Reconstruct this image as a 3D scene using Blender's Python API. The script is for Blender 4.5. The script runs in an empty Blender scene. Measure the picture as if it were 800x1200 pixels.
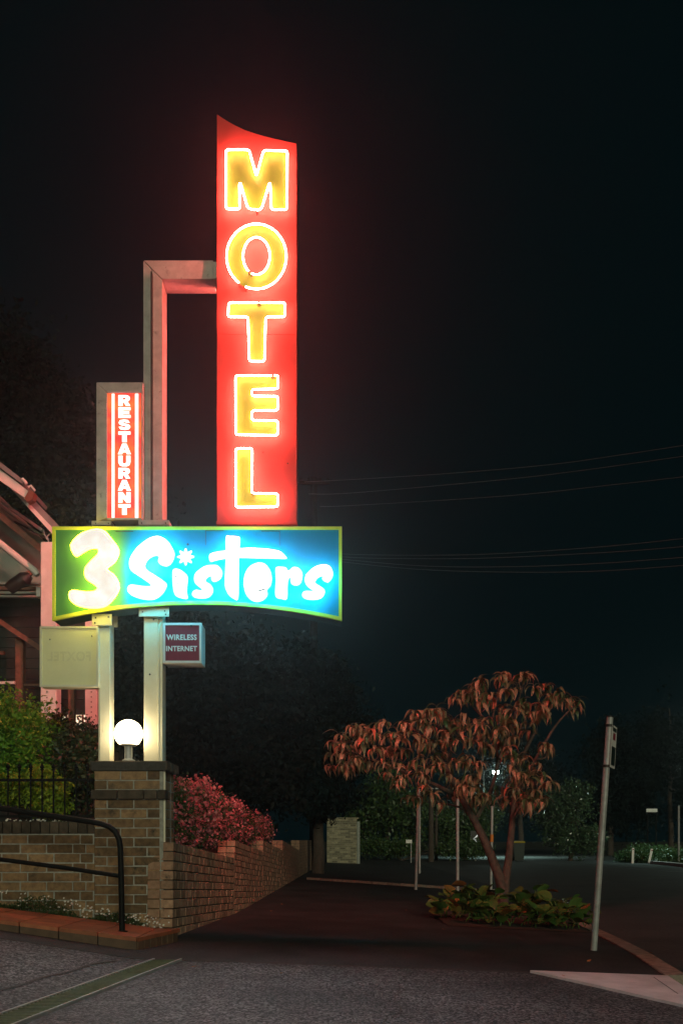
import bpy, bmesh, math, random
import numpy as np
from mathutils import Vector, Matrix
random.seed(7); rng = np.random.default_rng(7)
SC = bpy.context.scene
COL = SC.collection

# ---------------------------------------------------------------- camera
F, HX, HY, HC = 1050.0, 400.0, 985.0, 0.9      # focal length in photo pixels, vanishing point, eye height
cam_d = bpy.data.cameras.new('camera'); cam = bpy.data.objects.new('camera', cam_d); COL.objects.link(cam)
cam.location = (0, 0, HC); cam.rotation_euler = (math.pi/2, 0, 0)
cam_d.sensor_fit = 'HORIZONTAL'; cam_d.sensor_width = 24.0; cam_d.lens = F/800*24.0
cam_d.shift_y = (HY-600)/800.0; cam_d.clip_start = 0.05; cam_d.clip_end = 2000
SC.camera = cam
SC.render.resolution_x = 682; SC.render.resolution_y = 1024
# ---------------------------------------------------------------- night sky
W = bpy.data.worlds.new('World'); SC.world = W; W.use_nodes = True
wn = W.node_tree.nodes; wl_ = W.node_tree.links
for n in list(wn): wn.remove(n)
wo = wn.new('ShaderNodeOutputWorld'); wb = wn.new('ShaderNodeBackground')
wb.inputs['Color'].default_value = (0.08, 0.55, 0.66, 1); wb.inputs['Strength'].default_value = 0.0065
wl_.new(wb.outputs[0], wo.inputs['Surface'])
# low sun standing in for unseen street lighting behind the camera
sd = bpy.data.lights.new('street_light_sun', 'SUN'); sd.energy = 0.85; sd.angle = math.radians(12); sd.color = (0.95, 0.95, 0.66)
so = bpy.data.objects.new('street_light_sun', sd); COL.objects.link(so); so.rotation_euler = (math.radians(76), 0, math.radians(13))
SC.view_settings.view_transform = 'Standard'; SC.view_settings.look = 'None'
SC.view_settings.exposure = 0.0; SC.view_settings.gamma = 1.0; SC.view_settings.use_curve_mapping = False
SC.cycles.use_denoising = True
SC.cycles.max_bounces = 6; SC.cycles.diffuse_bounces = 3; SC.cycles.volume_bounces = 0
SC.cycles.sample_clamp_indirect = 4.0
SC.cycles.use_light_tree = True

# ---------------------------------------------------------------- helpers
def P(x, y, D): return Vector(((x-HX)*D/F, D, HC+(HY-y)*D/F))
def S(px, D): return px*D/F
WL = {}
def reg(o, loc): WL[o.name] = Vector(loc)
def attach(o, parent):
    if parent is not None:
        o.parent = parent; o.matrix_parent_inverse = Matrix.Translation(-WL[parent.name])
def props(o, label=None, cat=None, group=None, kind=None):
    if label: o['label'] = label
    if cat: o['category'] = cat
    if group: o['group'] = group
    if kind: o['kind'] = kind
    return o
def thing(name, loc, label, cat, group=None):
    o = bpy.data.objects.new(name, None); o.empty_display_size = 0.1; COL.objects.link(o)
    o.location = loc; reg(o, loc); return props(o, label, cat, group)
def inst(name, me, M, parent=None):
    o = bpy.data.objects.new(name, me); COL.objects.link(o); o.matrix_basis = M; reg(o, M.translation); attach(o, parent); return o

class MB:
    def __init__(s): s.v = []; s.f = []; s.m = []
    def add(s, vs, fs, mi=0):
        n = len(s.v); s.v += [tuple(v) for v in vs]; s.f += [tuple(i+n for i in f) for f in fs]; s.m += [mi]*len(fs); return s
    def box(s, a, b, mi=0):
        x0, x1 = sorted((a[0], b[0])); y0, y1 = sorted((a[1], b[1])); z0, z1 = sorted((a[2], b[2]))
        return s.add([(x0,y0,z0),(x1,y0,z0),(x1,y1,z0),(x0,y1,z0),(x0,y0,z1),(x1,y0,z1),(x1,y1,z1),(x0,y1,z1)],
              [(0,3,2,1),(4,5,6,7),(0,1,5,4),(1,2,6,5),(2,3,7,6),(3,0,4,7)], mi)
    def cbox(s, a, b, c=0.006, mi=0):     # box with chamfered edges
        bm = bmesh.new(); m = MB().box(a, b)
        vs = [bm.verts.new(v) for v in m.v]
        for f in m.f: bm.faces.new([vs[i] for i in f])
        bmesh.ops.bevel(bm, geom=list(bm.edges), offset=c, segments=1, affect='EDGES')
        bm.verts.index_update()
        s.add([v.co for v in bm.verts], [[v.index for v in f.verts] for f in bm.faces], mi); bm.free(); return s
    def bar(s, p, q, w, h, up=(0,0,1), mi=0):     # box section bar from p to q
        p, q = Vector(p), Vector(q); t = (q-p).normalized(); u = Vector(up); r = t.cross(u).normalized(); u = r.cross(t)
        r *= w/2; u *= h/2
        vs = [p-r-u, p+r-u, p+r+u, p-r+u, q-r-u, q+r-u, q+r+u, q-r+u]
        return s.add(vs, [(0,1,2,3),(4,7,6,5),(0,4,5,1),(1,5,6,2),(2,6,7,3),(3,7,4,0)], mi)
    def prism(s, pts, vec, mi=0):          # polygon extruded along vec
        n = len(pts); vec = Vector(vec); pts = [Vector(p) for p in pts]
        vs = pts+[p+vec for p in pts]
        fs = [tuple(range(n)), tuple(range(2*n-1, n-1, -1))]+[(i, i+n, (i+1) % n+n, (i+1) % n) for i in range(n)]
        return s.add(vs, fs, mi)
    def tube(s, pts, rad, n=8, closed=False, ref=(0,1,0), mi=0):
        pts = [Vector(p) for p in pts]; k = len(pts)
        rad = [rad]*k if isinstance(rad, (int, float)) else rad
        base = len(s.v); ref = Vector(ref)
        for i, p in enumerate(pts):
            a = pts[i-1] if (i > 0 or closed) else p; b = pts[(i+1) % k] if (i < k-1 or closed) else p
            t = (b-a); t = t.normalized() if t.length > 1e-9 else Vector((0,0,1))
            r = ref if abs(t.dot(ref)) < 0.95 else Vector((1,0,0))
            u = t.cross(r).normalized(); w = u.cross(t)
            for j in range(n):
                g = 2*math.pi*j/n; s.v.append(tuple(p+(u*math.cos(g)+w*math.sin(g))*rad[i]))
        for i in range(k if closed else k-1):
            A = base+i*n; B = base+((i+1) % k)*n
            for j in range(n):
                s.f.append((A+j, A+(j+1) % n, B+(j+1) % n, B+j)); s.m.append(mi)
        if not closed:
            s.f.append(tuple(base+j for j in range(n-1, -1, -1))); s.m.append(mi)
            s.f.append(tuple(base+(k-1)*n+j for j in range(n))); s.m.append(mi)
        return s
    def lathe(s, c, prof, n=20, mi=0):     # profile (r,z) about vertical axis at c
        base = len(s.v); c = Vector(c)
        for r, z in prof:
            for j in range(n):
                g = 2*math.pi*j/n; s.v.append((c.x+r*math.cos(g), c.y+r*math.sin(g), c.z+z))
        for i in range(len(prof)-1):
            for j in range(n):
                s.f.append((base+i*n+j, base+i*n+(j+1) % n, base+(i+1)*n+(j+1) % n, base+(i+1)*n+j)); s.m.append(mi)
        s.f.append(tuple(base+j for j in range(n-1, -1, -1))); s.m.append(mi)
        s.f.append(tuple(base+(len(prof)-1)*n+j for j in range(n))); s.m.append(mi)
        return s
    def mesh(s, name, mats, origin=(0,0,0), smooth=False):
        o = Vector(origin); me = bpy.data.meshes.new(name)
        me.from_pydata([(x-o.x, y-o.y, z-o.z) for x, y, z in s.v], [], s.f)
        for m in (mats if isinstance(mats, (list, tuple)) else [mats]): me.materials.append(m)
        if any(s.m): me.polygons.foreach_set('material_index', s.m)
        bm = bmesh.new(); bm.from_mesh(me); bmesh.ops.recalc_face_normals(bm, faces=bm.faces); bm.to_mesh(me); bm.free()
        if smooth:
            me.polygons.foreach_set('use_smooth', [True]*len(me.polygons))
            try: me.set_sharp_from_angle(angle=math.radians(40))
            except Exception: pass
        me.update(); return me
    def build(s, name, mats, parent=None, label=None, cat=None, group=None, kind=None, smooth=False):
        a = np.array(s.v); lo = a.min(0); hi = a.max(0)
        loc = Vector(((lo[0]+hi[0])/2, (lo[1]+hi[1])/2, lo[2]))
        o = bpy.data.objects.new(name, s.mesh(name, mats, loc, smooth)); COL.objects.link(o)
        o.location = loc; reg(o, loc); attach(o, parent); return props(o, label, cat, group, kind)

def npmesh(name, V, Fq, mats, loc, smooth=False):    # fast mesh from numpy quads
    me = bpy.data.meshes.new(name); V = np.asarray(V, dtype=np.float32)-np.array(loc, dtype=np.float32)
    nf, k = Fq.shape
    me.vertices.add(len(V)); me.vertices.foreach_set('co', V.ravel())
    me.loops.add(nf*k); me.loops.foreach_set('vertex_index', Fq.ravel().astype(np.int32))
    me.polygons.add(nf); me.polygons.foreach_set('loop_start', np.arange(0, nf*k, k, dtype=np.int32))
    for m in (mats if isinstance(mats, (list, tuple)) else [mats]): me.materials.append(m)
    if smooth: me.polygons.foreach_set('use_smooth', [True]*nf)
    me.update(calc_edges=True); return me
def npobj(name, V, Fq, mat, parent=None, **kw):
    V = np.asarray(V); lo = V.min(0); hi = V.max(0); loc = Vector(((lo[0]+hi[0])/2, (lo[1]+hi[1])/2, lo[2]))
    o = bpy.data.objects.new(name, npmesh(name, V, Fq, mat, loc)); COL.objects.link(o)
    o.location = loc; reg(o, loc); attach(o, parent); return props(o, **kw)

# ---------------------------------------------------------------- materials
def nodes(name):
    m = bpy.data.materials.new(name); m.use_nodes = True; nt = m.node_tree
    b = nt.nodes['Principled BSDF']; return m, nt, b
def N(nt, t, **kw):
    n = nt.nodes.new(t)
    for k, v in kw.items():
        if k in n.inputs: n.inputs[k].default_value = v
        else: setattr(n, k, v)
    return n
def rgb(c): return (c[0], c[1], c[2], 1)
def paint(name, c1, c2=None, rough=0.6, scale=6.0, metal=0.0, bump=0.0, bscale=60.0, spec=0.4, rand=0.0, island=False, detail=6, lo=0.35, hi=0.65, dirt=None):
    m, nt, b = nodes(name); L = nt.links
    c2 = c2 or tuple(x*0.7 for x in c1)
    tc = N(nt, 'ShaderNodeTexCoord'); geo = N(nt, 'ShaderNodeNewGeometry')
    nz = N(nt, 'ShaderNodeTexNoise', Scale=scale, Detail=detail, Roughness=0.6); L.new(geo.outputs['Position'], nz.inputs['Vector'])
    cr = N(nt, 'ShaderNodeValToRGB'); cr.color_ramp.elements[0].position = lo; cr.color_ramp.elements[1].position = hi
    cr.color_ramp.elements[0].color = rgb(c1); cr.color_ramp.elements[1].color = rgb(c2)
    L.new(nz.outputs['Fac'], cr.inputs['Fac']); out = cr.outputs['Color']
    if rand:
        src = geo.outputs['Random Per Island'] if island else N(nt, 'ShaderNodeObjectInfo').outputs['Random']
        mr = N(nt, 'ShaderNodeMapRange'); mr.inputs['To Min'].default_value = 1-rand; mr.inputs['To Max'].default_value = 1+rand
        L.new(src, mr.inputs['Value'])
        mx = N(nt, 'ShaderNodeVectorMath', operation='SCALE'); L.new(out, mx.inputs[0]); L.new(mr.outputs[0], mx.inputs['Scale']); out = mx.outputs[0]
    if dirt:
        n2 = N(nt, 'ShaderNodeTexNoise', Scale=dirt[1], Detail=8, Roughness=0.7); L.new(geo.outputs['Position'], n2.inputs['Vector'])
        r2 = N(nt, 'ShaderNodeValToRGB'); r2.color_ramp.elements[0].position = dirt[2]; r2.color_ramp.elements[1].position = dirt[2]+0.12
        L.new(n2.outputs['Fac'], r2.inputs['Fac'])
        mm = N(nt, 'ShaderNodeMix', data_type='RGBA'); L.new(r2.outputs['Color'], mm.inputs['Factor']); L.new(out, mm.inputs['A']); mm.inputs['B'].default_value = rgb(dirt[0]); out = mm.outputs['Result']
    L.new(out, b.inputs['Base Color']); b.inputs['Roughness'].default_value = rough; b.inputs['Metallic'].default_value = metal
    b.inputs['Specular IOR Level'].default_value = spec
    if bump:
        bn = N(nt, 'ShaderNodeTexNoise', Scale=bscale, Detail=6, Roughness=0.7); L.new(geo.outputs['Position'], bn.inputs['Vector'])
        bp = N(nt, 'ShaderNodeBump', Strength=bump, Distance=0.01); L.new(bn.outputs['Fac'], bp.inputs['Height']); L.new(bp.outputs[0], b.inputs['Normal'])
    return m
def leafmat(name, c1, c2, c3=None, rough=0.45, trans=0.25, spec=0.4, obj=False):
    m, nt, b = nodes(name); L = nt.links
    src = N(nt, 'ShaderNodeObjectInfo').outputs['Random'] if obj else N(nt, 'ShaderNodeNewGeometry').outputs['Random Per Island']
    cr = N(nt, 'ShaderNodeValToRGB'); cr.color_ramp.elements[0].color = rgb(c1); cr.color_ramp.elements[1].color = rgb(c2)
    if c3:
        e = cr.color_ramp.elements.new(0.9); e.color = rgb(c2); cr.color_ramp.elements[-1].color = rgb(c3)
    L.new(src, cr.inputs['Fac']); L.new(cr.outputs[0], b.inputs['Base Color']); b.inputs['Roughness'].default_value = rough
    b.inputs['Specular IOR Level'].default_value = spec
    tr = N(nt, 'ShaderNodeBsdfTranslucent'); L.new(cr.outputs[0], tr.inputs['Color'])
    mx = N(nt, 'ShaderNodeMixShader'); mx.inputs[0].default_value = trans
    L.new(b.outputs[0], mx.inputs[1]); L.new(tr.outputs[0], mx.inputs[2]); L.new(mx.outputs[0], nt.nodes['Material Output'].inputs['Surface'])
    return m
def glow(name, c, strength, c2=None, scale=8.0, base=(0.8,0.8,0.8)):
    m, nt, b = nodes(name); b.inputs['Base Color'].default_value = rgb(base); b.inputs['Roughness'].default_value = 0.4
    b.inputs['Emission Color'].default_value = rgb(c); b.inputs['Emission Strength'].default_value = strength
    if c2:
        geo = N(nt, 'ShaderNodeNewGeometry'); nz = N(nt, 'ShaderNodeTexNoise', Scale=scale, Detail=3)
        nt.links.new(geo.outputs['Position'], nz.inputs['Vector'])
        cr = N(nt, 'ShaderNodeValToRGB'); cr.color_ramp.elements[0].position = 0.38; cr.color_ramp.elements[1].position = 0.68
        cr.color_ramp.elements[0].color = rgb(c); cr.color_ramp.elements[1].color = rgb(c2)
        nt.links.new(nz.outputs['Fac'], cr.inputs['Fac']); nt.links.new(cr.outputs[0], b.inputs['Emission Color'])
    return m
def asphalt(name, dark, light, vscale, contrast=0.5, patch=0.25, bump=0.6):
    m, nt, b = nodes(name); L = nt.links; geo = N(nt, 'ShaderNodeNewGeometry')
    vo = N(nt, 'ShaderNodeTexVoronoi', Scale=vscale, feature='F1'); L.new(geo.outputs['Position'], vo.inputs['Vector'])
    cr = N(nt, 'ShaderNodeValToRGB'); cr.color_ramp.elements[0].position = 0.35; cr.color_ramp.elements[1].position = 1.0
    cr.color_ramp.elements[0].color = rgb(dark); cr.color_ramp.elements[1].color = rgb(light)
    sp = N(nt, 'ShaderNodeSeparateColor'); L.new(vo.outputs['Color'], sp.inputs[0]); L.new(sp.outputs[0], cr.inputs['Fac'])
    nz = N(nt, 'ShaderNodeTexNoise', Scale=1.1, Detail=6, Roughness=0.6); L.new(geo.outputs['Position'], nz.inputs['Vector'])
    mr = N(nt, 'ShaderNodeMapRange'); mr.inputs['From Min'].default_value = 0.3; mr.inputs['From Max'].default_value = 0.7
    mr.inputs['To Min'].default_value = 1-patch; mr.inputs['To Max'].default_value = 1+patch; L.new(nz.outputs['Fac'], mr.inputs['Value'])
    mx = N(nt, 'ShaderNodeVectorMath', operation='SCALE'); L.new(cr.outputs[0], mx.inputs[0]); L.new(mr.outputs[0], mx.inputs['Scale'])
    L.new(mx.outputs[0], b.inputs['Base Color']); b.inputs['Roughness'].default_value = 0.75; b.inputs['Specular IOR Level'].default_value = 0.35
    bp = N(nt, 'ShaderNodeBump', Strength=bump, Distance=0.006); L.new(vo.outputs['Distance'], bp.inputs['Height']); bp.invert = True
    L.new(bp.outputs[0], b.inputs['Normal']); return m

M_drive = asphalt('driveway_asphalt', (0.014,0.014,0.016), (0.175,0.175,0.185), 82, patch=0.55, bump=0.9)
M_path = asphalt('footpath_asphalt', (0.018,0.019,0.021), (0.055,0.055,0.058), 130, patch=0.55, bump=0.5)
M_road = asphalt('road_asphalt', (0.045,0.045,0.047), (0.085,0.085,0.085), 60, patch=0.25, bump=0.4)
M_concrete = paint('concrete', (0.72,0.66,0.66), (0.56,0.51,0.51), 0.85, 5, bump=0.3, bscale=90, dirt=((0.28,0.25,0.24), 7, 0.62))
M_brick = paint('brown_brick', (0.30,0.19,0.10), (0.17,0.105,0.06), 0.85, 18, bump=0.7, bscale=90, rand=0.5, dirt=((0.045,0.04,0.03), 5, 0.56))
M_brickw = paint('red_brown_brick', (0.44,0.27,0.18), (0.28,0.17,0.11), 0.85, 18, bump=0.5, bscale=120, rand=0.3, dirt=((0.05,0.04,0.035), 6, 0.6))
M_brickd = paint('sooty_capping_brick', (0.10,0.075,0.055), (0.05,0.04,0.03), 0.9, 14, bump=0.5, bscale=120, rand=0.3)
M_mortar = paint('mortar', (0.42,0.42,0.38), (0.28,0.28,0.25), 0.95, 25, bump=0.4, bscale=150)
M_mortard = paint('raked_dark_mortar', (0.08,0.075,0.07), (0.05,0.045,0.04), 0.95, 25, bump=0.4, bscale=150)
M_farbrick = paint('pale_brick', (0.34,0.30,0.20), (0.22,0.20,0.14), 0.9, 9, rand=0.45, island=True)
M_tile = paint('terracotta_tile', (0.42,0.14,0.065), (0.27,0.085,0.045), 0.5, 9, bump=0.15, bscale=60, rand=0.22, dirt=((0.13,0.06,0.04), 6, 0.63))
M_tilef = paint('brown_nosing_tile', (0.16,0.095,0.06), (0.10,0.06,0.04), 0.6, 9, bump=0.2, bscale=60, rand=0.2)
M_iron = paint('black_painted_iron', (0.008,0.009,0.010), (0.014,0.014,0.014), 0.45, 20, spec=0.08)
M_galv = paint('galvanised_steel', (0.42,0.43,0.43), (0.30,0.31,0.31), 0.42, 14, metal=0.15, bump=0.1)
M_cream = paint('cream_painted_steel', (0.82,0.78,0.62), (0.74,0.69,0.53), 0.5, 7, bump=0.08, bscale=30, dirt=((0.30,0.24,0.16), 11, 0.66))
M_steel = paint('weathered_white_steel', (0.52,0.49,0.46), (0.38,0.35,0.33), 0.5, 9, bump=0.12, bscale=40, dirt=((0.17,0.14,0.13), 13, 0.60))
M_bolt = paint('dark_bolt', (0.05,0.045,0.04), (0.03,0.03,0.03), 0.5, 20, metal=0.5)
M_frame_y = paint('lime_yellow_trim', (0.80,0.84,0.09), (0.68,0.74,0.08), 0.5, 9, spec=0.1)
M_white = paint('white_painted_timber', (0.78,0.75,0.72), (0.66,0.62,0.60), 0.55, 6, bump=0.08, bscale=30)
M_wood = paint('brown_stained_timber', (0.22,0.09,0.06), (0.12,0.05,0.035), 0.6, 12, bump=0.3, bscale=50)
M_wall = paint('dark_weatherboard', (0.025,0.028,0.026), (0.018,0.019,0.018), 0.7, 8, rand=0.2)
M_soffit = paint('pale_grey_sheet', (0.32,0.34,0.31), (0.26,0.28,0.25), 0.7, 4)
M_roof = paint('grey_roofing', (0.22,0.22,0.22), (0.15,0.15,0.15), 0.6, 5)
M_soil = paint('soil', (0.05,0.035,0.025), (0.03,0.022,0.016), 0.95, 9, bump=0.6, bscale=40)
M_ground = paint('dark_verge', (0.03,0.035,0.02), (0.02,0.022,0.015), 0.95, 3, bump=0.5, bscale=20)
M_bark = paint('bark', (0.10,0.075,0.06), (0.045,0.035,0.03), 0.85, 14, bump=0.7, bscale=40)
M_barkd = paint('dark_bark', (0.08,0.06,0.05), (0.05,0.04,0.03), 0.9, 10, bump=0.5, bscale=25)
M_tarred = paint('tarred_timber', (0.012,0.012,0.011), (0.009,0.009,0.008), 0.9, 10, spec=0.1)
M_red_panel = paint('red_enamel', (0.34,0.074,0.062), (0.30,0.064,0.054), 0.6, 3, bump=0.03, bscale=12, spec=0.04, dirt=((0.18,0.05,0.03), 5, 0.70))
M_letter = paint('yellow_letter_enamel', (0.052,0.235,0.024), (0.045,0.20,0.020), 0.5, 12, spec=0.15)
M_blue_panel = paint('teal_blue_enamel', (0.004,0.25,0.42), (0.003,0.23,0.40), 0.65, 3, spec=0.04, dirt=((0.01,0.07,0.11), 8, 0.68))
def panel_glow_tint():      # yellow-green glow round the three put into the panel colour, fading into blue
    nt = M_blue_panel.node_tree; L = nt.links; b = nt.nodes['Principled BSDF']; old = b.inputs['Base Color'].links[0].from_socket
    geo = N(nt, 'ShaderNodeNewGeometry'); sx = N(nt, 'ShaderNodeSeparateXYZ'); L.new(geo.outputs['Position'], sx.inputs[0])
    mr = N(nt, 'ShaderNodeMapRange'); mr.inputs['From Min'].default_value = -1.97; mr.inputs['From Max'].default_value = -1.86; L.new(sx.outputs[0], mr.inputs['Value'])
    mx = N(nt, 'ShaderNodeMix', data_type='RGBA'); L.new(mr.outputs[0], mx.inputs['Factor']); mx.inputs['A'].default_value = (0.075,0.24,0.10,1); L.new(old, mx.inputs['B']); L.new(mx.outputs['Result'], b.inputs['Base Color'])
panel_glow_tint()
M_maroon = paint('maroon_sign_face', (0.26,0.03,0.05), (0.22,0.026,0.042), 0.6, 8, spec=0.08)
M_blank = paint('faded_cream_face', (0.88,0.84,0.54), (0.83,0.79,0.50), 0.6, 5, spec=0.1, dirt=((0.74,0.70,0.44), 4, 0.66))
M_ghost = paint('faded_lettering', (0.80,0.76,0.48), (0.77,0.73,0.46), 0.6, 9)
M_print = paint('white_print', (0.80,0.80,0.78), (0.76,0.76,0.74), 0.5, 9)
M_black = paint('black_paint', (0.01,0.01,0.01), (0.015,0.015,0.015), 0.5, 9)
M_grate = paint('green_grate', (0.075,0.10,0.035), (0.03,0.045,0.018), 0.6, 25, bump=0.3)
M_wire = paint('weathered_cable', (0.15,0.15,0.15), (0.12,0.12,0.12), 0.6, 5)
M_linepaint = paint('worn_road_paint', (0.7,0.7,0.68), (0.45,0.45,0.44), 0.8, 9)
M_orange = paint('orange_band', (0.7,0.22,0.04), (0.6,0.18,0.03), 0.5, 9)
M_bin = paint('dark_green_plastic', (0.008,0.02,0.015), (0.006,0.015,0.012), 0.5, 5)
M_binlid = paint('yellow_plastic', (0.6,0.45,0.03), (0.5,0.38,0.03), 0.5, 5)
M_edge = paint('edging_concrete', (0.30,0.25,0.20), (0.16,0.13,0.11), 0.85, 12, rand=0.2)
# things that give off light
G_neon = glow('neon_tube_glass', (1.0,0.13,0.10), 210)
G_three_f = glow('white_lit_face', (1.0,0.97,0.91), 1.05, (0.84,0.76,0.64), 6.0, (0.05,0.05,0.05))
G_three_b = glow('yellow_edge_tube', (1.0,0.80,0.05), 9)
G_sis_f = glow('cool_white_lit_face', (1.0,0.98,0.94), 1.2)
G_sis_b = glow('cyan_white_edge', (0.02,0.72,1.0), 19)
G_rest_red = glow('backlit_red_acrylic', (1.0,0.045,0.04), 1.0, (1.0,0.21,0.035), 7.0, (0.4,0.05,0.03))
G_rest_white = glow('backlit_white_acrylic', (1.0,0.93,0.84), 1.5)
G_globe = glow('lit_opal_globe', (1.0,0.80,0.46), 16)
G_window = glow('lit_window_glass', (1.0,0.88,0.60), 1.6, (0.45,0.40,0.22), 9.0)
G_lamp = glow('street_lamp_glass', (0.72,1.0,0.88), 200)
# leaves
L_tree = leafmat('drooping_leaf', (0.05,0.12,0.05), (0.44,0.27,0.18), (0.60,0.15,0.09), 0.40, 0.2)
L_tree_o = leafmat('drooping_leaf_single', (0.08,0.16,0.06), (0.52,0.33,0.21), (0.64,0.18,0.11), 0.40, 0.2, obj=True)
L_green = leafmat('bright_shrub_leaf', (0.08,0.24,0.02), (0.20,0.42,0.045), (0.40,0.52,0.06))
L_lime = leafmat('lime_shrub_leaf', (0.18,0.32,0.025), (0.38,0.48,0.05))
L_dark = leafmat('dark_shrub_leaf', (0.025,0.05,0.02), (0.06,0.08,0.03), (0.22,0.05,0.05))
L_azalea = leafmat('azalea_leaf', (0.035,0.065,0.02), (0.07,0.09,0.03))
L_petal = leafmat('azalea_petal', (0.50,0.10,0.14), (0.65,0.22,0.24), (0.7,0.4,0.4), 0.6, 0.3)
L_daisy = leafmat('daisy_petal', (0.75,0.72,0.66), (0.80,0.74,0.70), None, 0.7, 0.2)
L_cover = leafmat('ground_cover_leaf', (0.035,0.065,0.02), (0.07,0.10,0.035))
L_big = leafmat('bergenia_leaf', (0.05,0.13,0.03), (0.11,0.17,0.04), (0.30,0.10,0.04), 0.35, 0.15, obj=True)
L_bg = leafmat('distant_leaf', (0.006,0.012,0.011), (0.012,0.020,0.017), None, 0.8, 0.15, 0.04)
L_bgg = leafmat('distant_green_leaf', (0.04,0.09,0.03), (0.08,0.13,0.04), None, 0.4, 0.2)
L_gloss = leafmat('glossy_leaf', (0.04,0.08,0.04), (0.08,0.12,0.06), None, 0.18, 0.1, 0.8)
L_fall = leafmat('fallen_leaf', (0.30,0.12,0.04), (0.45,0.22,0.07), None, 0.7, 0.1, obj=True)

# ---------------------------------------------------------------- the setting
KX = lambda D: 2.28+0.145*(D-6.0)                    # line of the kerb
DX = lambda D: -1.24+0.148*(D-6.5)                   # line of the drain
def gz(X, D):
    z = 0.04-0.035*(max(X, -1.6)+1.4)
    z -= 0.028*(min(max(D, 8), 12)-8)
    if D < 7.8:
        e = DX(min(D, 6.9))-0.13-0.27*min(max((D-6.0)/0.9, 0), 1)
        if X < e: z += 0.15*(e-X)
    return z
def sheet(name, poly_fn, us, vs, mat, kind='structure', dz=0.0):
    V = []; Fc = []
    for v in vs:
        for u in us:
            X, D = poly_fn(u, v); V.append((X, D, gz(X, D)+dz))
    n = len(us)
    for j in range(len(vs)-1):
        for i in range(n-1): Fc.append((j*n+i, j*n+i+1, (j+1)*n+i+1, (j+1)*n+i))
    return npobj(name, np.array(V), np.array(Fc), mat, kind=kind)
U = list(np.linspace(0, 1, 41))
# one sheet out to the horizon, under everything
MB().add([(-600,-40,-0.62),(600,-40,-0.62),(600,900,-0.62),(-600,900,-0.62)], [(0,1,2,3)]).build('ground', M_ground, kind='structure')
sheet('driveway', lambda u, v: (-5.0+(KX(v)-(-5.0))*u, v), U, list(np.linspace(0.6, 6.47, 24)), M_drive)
sheet('footpath', lambda u, v: (-5.0+(KX(v)-(-5.0))*u, v), U, list(np.linspace(6.485, 60, 90)), M_path)
MB().add([(-8,-20,-0.255),(70,-20,-0.255),(70,130,-0.255),(-8,130,-0.255)], [(0,1,2,3)]).build('road', M_road, kind='structure')
kb = MB()
def kerb_pt(D): return KX(D), gz(KX(D), D)
ks = [kerb_pt(D) for D in np.linspace(6.5, 40, 24)]
kd = list(np.linspace(6.5, 40, 24))
kerb = thing('kerb', (ks[0][0], 6.5, -0.26), 'worn concrete kerb between the footpath and the dark road', 'kerb')
segs = list(np.arange(6.5, 34, 1.2))
for a, b in zip(segs[:-1], segs[1:]):
    a2, b2 = a+0.006, b-0.006
    (xa, za), (xb, zb) = kerb_pt(a2), kerb_pt(b2)
    m = MB(); w = 0.15; h = 0.012
    vs = [(xa,a2,za+h),(xa+w,a2,za+h),(xa+w+0.03,a2,-0.3),(xa,a2,-0.3),(xb,b2,zb+h),(xb+w,b2,zb+h),(xb+w+0.03,b2,-0.3),(xb,b2,-0.3)]
    m.add(vs, [(0,3,2,1),(4,5,6,7),(0,1,5,4),(1,2,6,5),(2,3,7,6),(3,0,4,7)]).build('kerb_stone', M_edge, kerb)
m = MB(); pts = [(1.36,6.462),(2.345,6.445),(2.30,6.1),(2.22,5.45),(2.14,4.75)]
low = [(1.36,6.462),(1.62,5.97),(1.88,5.47),(2.14,4.75)]
poly = [(1.36,6.462),(1.85,6.455),(2.345,6.445),(2.29,6.05),(2.215,5.5),(2.12,4.93),(1.97,5.29),(1.68,5.86)]
pv = [Vector((x, y, gz(x, y)+0.018)) for x, y in poly]
m.prism(pv, (0,0,-0.08)); m.build('driveway_apron', M_concrete, label='pale triangular concrete apron at the driveway edge', cat='apron')
m = MB(); pv = [Vector((x, y, gz(x, y)+0.0225)) for x, y in [(2.19,6.30),(2.197,6.30),(2.105,5.60),(2.098,5.60)]]
m.add(pv, [(0,1,2,3)]).build('crack', M_mortard, bpy.data.objects['driveway_apron'])
# dark worn joint between driveway and footpath
m = MB(); jl = []; jr = []
for X in np.linspace(-1.2, 1.36, 30):
    o = random.uniform(-0.006, 0.006); jl.append((X, 6.462+o, gz(X, 6.46)+0.004)); jr.append((X, 6.492+o+random.uniform(-0.008,0.012), gz(X, 6.49)+0.004))
n = len(jl); m.add(jl+jr, [(i, i+1, n+i+1, n+i) for i in range(n-1)]).build('asphalt_joint', M_mortard, kind='structure')
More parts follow.
